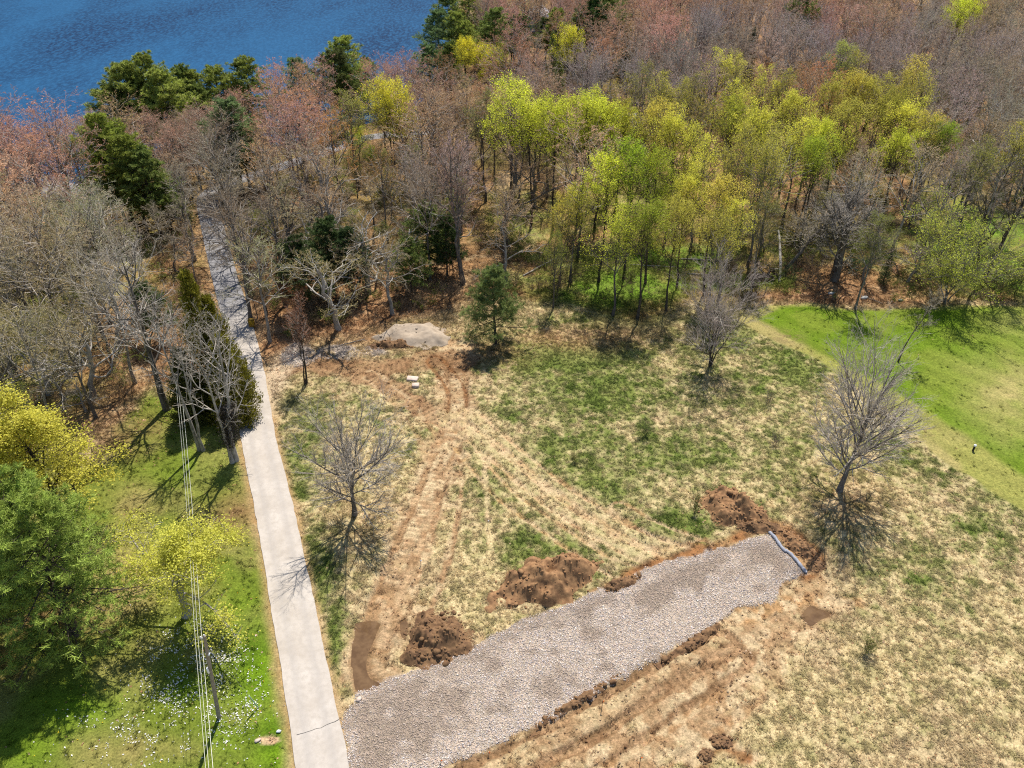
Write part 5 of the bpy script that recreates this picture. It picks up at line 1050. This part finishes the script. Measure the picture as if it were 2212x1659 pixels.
# ---------------------------------------------------------------- buildings in the wood
M_wall = plain('blue_grey_boards', (.30, .36, .45), (.26, .32, .41), 6, .8, .1); M_roof = plain('grey_shingle', (.24, .235, .25), (.32, .31, .32), 5, .9, .3); M_trim, *_ = mat('white_trim', (.75, .75, .73), .6); M_glass, *_ = mat('window_glass', (.03, .04, .05), .08, .6)
M_brown = plain('brown_boards', (.22, .15, .10), (.17, .11, .075), 6, .9, .1); M_roofb = plain('brown_shingle', (.20, .14, .11), (.26, .19, .15), 5, .9, .3); M_deck = plain('deck_boards', (.33, .36, .42), (.40, .43, .48), 5, .8, .1); M_brick = plain('chimney_brick', (.5, .42, .38), (.6, .52, .48), 6, .9, .2)
def house(xy, w, l, hw, hr, rz, mw, mr, label, cat='house', windows=(), over=.35, name='house', chimney=True, deck=False, posts=False):
    e = bpy.data.objects.new(name, None); COL.objects.link(e); e.location = (xy[0], xy[1], gz1(*xy)); e.rotation_euler = (0, 0, rz); tag(e, label, cat)
    a, b = w / 2, l / 2
    V = [(-a, -b, -.3), (a, -b, -.3), (a, b, -.3), (-a, b, -.3), (-a, -b, hw), (a, -b, hw), (a, b, hw), (-a, b, hw), (0, -b, hw + hr), (0, b, hw + hr)]
    if not posts: link('wall', MB().add(V, [(0, 1, 5, 4), (1, 2, 6, 5), (2, 3, 7, 6), (3, 0, 4, 7)], [(4, 5, 8), (6, 7, 9)]).build('wall', mw), e)
    else:
        for sx in (-1, 1):
            for sy in (-1, -.33, .33, 1): link('post', MB().box((sx * (a - .1), sy * (b - .1), hw / 2), (.16, .16, hw)).build('post', M_trim), e)
    rb = MB(); k = over; sl_ = hr / a; t = .16
    for s_ in (-1, 1):
        lo, hi = np.array([s_ * (a + k), hw - sl_ * k + .04]), np.array([0, hw + hr + .04])
        P = [(lo[0], -b - k, lo[1]), (lo[0], b + k, lo[1]), (hi[0], b + k, hi[1]), (hi[0], -b - k, hi[1])]; Q = [(x, y, z + t) for x, y, z in P]
        rb.add(P + Q, [(0, 1, 2, 3), (7, 6, 5, 4), (0, 4, 5, 1), (1, 5, 6, 2), (3, 2, 6, 7), (0, 3, 7, 4)])
        link('eave_trim', MB().box((lo[0] + s_ * .02, 0, lo[1] + .05), (.06, l + 2 * k + .04, .24)).build('eave_trim', M_trim), e)
    rf = link('roof', rb.build('roof', mr), e)
    if chimney: link('chimney', MB().box((a * .25, b * .3, hw + hr + .3), (.7, .7, 1.9)).box((a * .25, b * .3, hw + hr + 1.3), (.8, .8, .12)).build('chimney', M_brick), rf)
    for (side, pos, z, ww, wh) in windows:
        if side == 'y': c, d = (pos, -b - .02, z), (ww, .08, wh)
        else: c, d = (-a - .02, pos, z), (.08, ww, wh)
        wd_ = link('window', MB().box(c, d).build('window', M_trim), e); c2 = (c[0] - (.03 if side != 'y' else 0), c[1] - (.03 if side == 'y' else 0), c[2]); d2 = tuple(q - .2 if q > .3 else q for q in d)
        link('pane', MB().box(c2, d2).build('pane', M_glass), wd_)
    if deck:
        dk = link('deck', MB().box((-a - 1.2, -b - .2, 2.4), (2.4, 3.4, .18)).box((-a - 2.2, -b - 1.7, 1.1), (.15, .15, 2.6)).box((-a - .3, -b - 1.7, 1.1), (.15, .15, 2.6)).build('deck', M_deck), e)
        rl = MB().box((-a - 1.2, -b - 1.86, 3.4), (2.5, .1, .1)).box((-a - 2.36, -b - .2, 3.4), (.1, 3.4, .1))
        for q in range(9): rl.box((-a - 2.3 + q * .28, -b - 1.86, 2.95), (.07, .07, .9))
        link('railing', rl.build('railing', M_deck), dk)
    return e
house(HOUSES[0][0], 5.4, 8, 5.4, 2.2, -.45, M_wall, M_roof, 'blue-grey house with grey roof and deck among pines by the lake', windows=[('y', -.9, 3.9, .9, 1.2), ('y', 1.0, 3.9, .9, 1.2), ('x', 0, 4, 1, 1.2)], deck=True)
house(HOUSES[1][0], 4.5, 6, 2.6, 1.3, .3, M_brown, M_roofb, 'small open brown-roofed shelter on white posts in the far wood', 'shelter', name='shelter', chimney=False, posts=True)
house(HOUSES[2][0], 6, 8, 2.8, 1.6, 1.2, M_wall, M_roof, 'low white-trimmed cottage hidden among the left-hand bare trees', 'cottage', name='cottage', chimney=False, windows=[('x', 0, 1.6, 1, 1), ('x', 2.4, 1.6, 1, 1)])
house(HOUSES[3][0], 7, 9, 3.0, 1.7, 1.5, M_wall, M_roof, 'low house with pale grey roof behind the lime maples', 'house', chimney=False)

# ---------------------------------------------------------------- labels of the trees in the wood: colour, kind, and what they stand by
LMK = [('the blue-grey house', 1160, 40), ('the shore pines', 320, 170), ('the lone blue-green pine', 485, 260), ('the bright leaning pine group', 250, 330), ('the far lane', 790, 300), ('the golden round maple', 840, 290), ('the broad gnarled oak', 790, 520), ('the crooked twin-trunk tree', 1000, 440), ('the lime maples', 1200, 380), ('the yellow maples', 1520, 480),
       ('the gold maple clump', 1850, 280), ('the massive twin oak', 1830, 470), ('the two-trunk dark tree', 2130, 440), ('the lone yellow birch', 1230, 120), ('the far lime pair', 2085, 40), ('the hidden cottage', 160, 430), ('the woodland road', 470, 480), ('the bend of the road', 440, 400), ('the olive cedars', 440, 680), ('the low grey-roofed house', 1325, 270), ('the shelter', 1290, 40), ('the tall grey bare tree', 300, 700), ('the lake inlet', 900, 70), ('the lone far pine', 1740, 20), ('the orange budding tree', 1745, 220), ('the far green lawn', 2190, 530), ('the twin shore pine', 735, 110), ('the slim dark spruce', 1358, 90), ('the leaning grey tree', 1760, 510), ('the upper right corner', 2200, 10), ('the right photo edge', 2212, 300), ('the lone gold birch', 1975, 160), ('the olive birch pair', 1835, 125), ('the top edge', 1550, 10), ('the rear gold maple', 1560, 150), ('the left photo edge', 0, 420), ('the left yellow maple', 60, 900), ('the bare-limbed lone pine', 490, 250), ('the top centre of the photo', 1750, 90), ('the right gold tree', 2010, 285)]
used = {}
WORD = {'leafing': 'leafing tree', 'pine': 'pine', 'bare': 'bare tree', 'budding': 'budding tree', 'spruce': 'spruce'}
for e, cat, hu, xy, h in sorted(AUTO, key=lambda q: q[3][1]):
    x, y = proj(np.array([xy[0], xy[1], h * .65]))
    ds = sorted((math.hypot(a - x, 1.4 * (b - y)), nm, a, b) for nm, a, b in LMK); opts = []
    for dq, nm, a, b in ds[:4]:
        dx, dy = x - a, 1.4 * (y - b)
        rel = ('right of' if dx > 0 else 'left of') if abs(dx) > abs(dy) * 1.6 else (('in front of' if dy > 0 else 'behind') if abs(dy) > abs(dx) * 1.6 else (('in front and right of' if dx > 0 else 'in front and left of') if dy > 0 else ('behind and right of' if dx > 0 else 'behind and left of')))
        far = 'close ' if dq < 70 else ('well ' if dq > 170 else '')
        opts.append(f'{far}{rel} {nm}')
    size = 'tall' if h > 17.3 else ('low' if h < 12.5 else '')
    lab = None
    for sz in ((size,) if size else ('', 'middling')):
        for o_ in opts[:3]:
            l_ = ' '.join(q for q in (sz, hu, WORD[cat], o_) if q)
            if l_ not in used and len(l_.split()) <= 16: lab = l_; break
        if lab: break
    if not lab:
        for o_ in opts[1:4]:
            l_ = ' '.join(q for q in (size, hu, WORD[cat], opts[0], 'and', o_) if q)
            if l_ not in used and len(l_.split()) <= 16: lab = l_; break
    if not lab: lab = ' '.join(q for q in (size, hu, WORD[cat], opts[0]) if q)
    used[lab] = used.get(lab, 0) + 1
    tag(e, lab, CATS[cat][0], {'leafing': 'leafing trees in the wood', 'pine': 'pines among the bare trees', 'bare': 'bare trees in the wood', 'budding': 'red-budded trees in the wood', 'spruce': 'dark spruces in the wood'}[cat])
print('labels', len(used), 'of', len(AUTO))
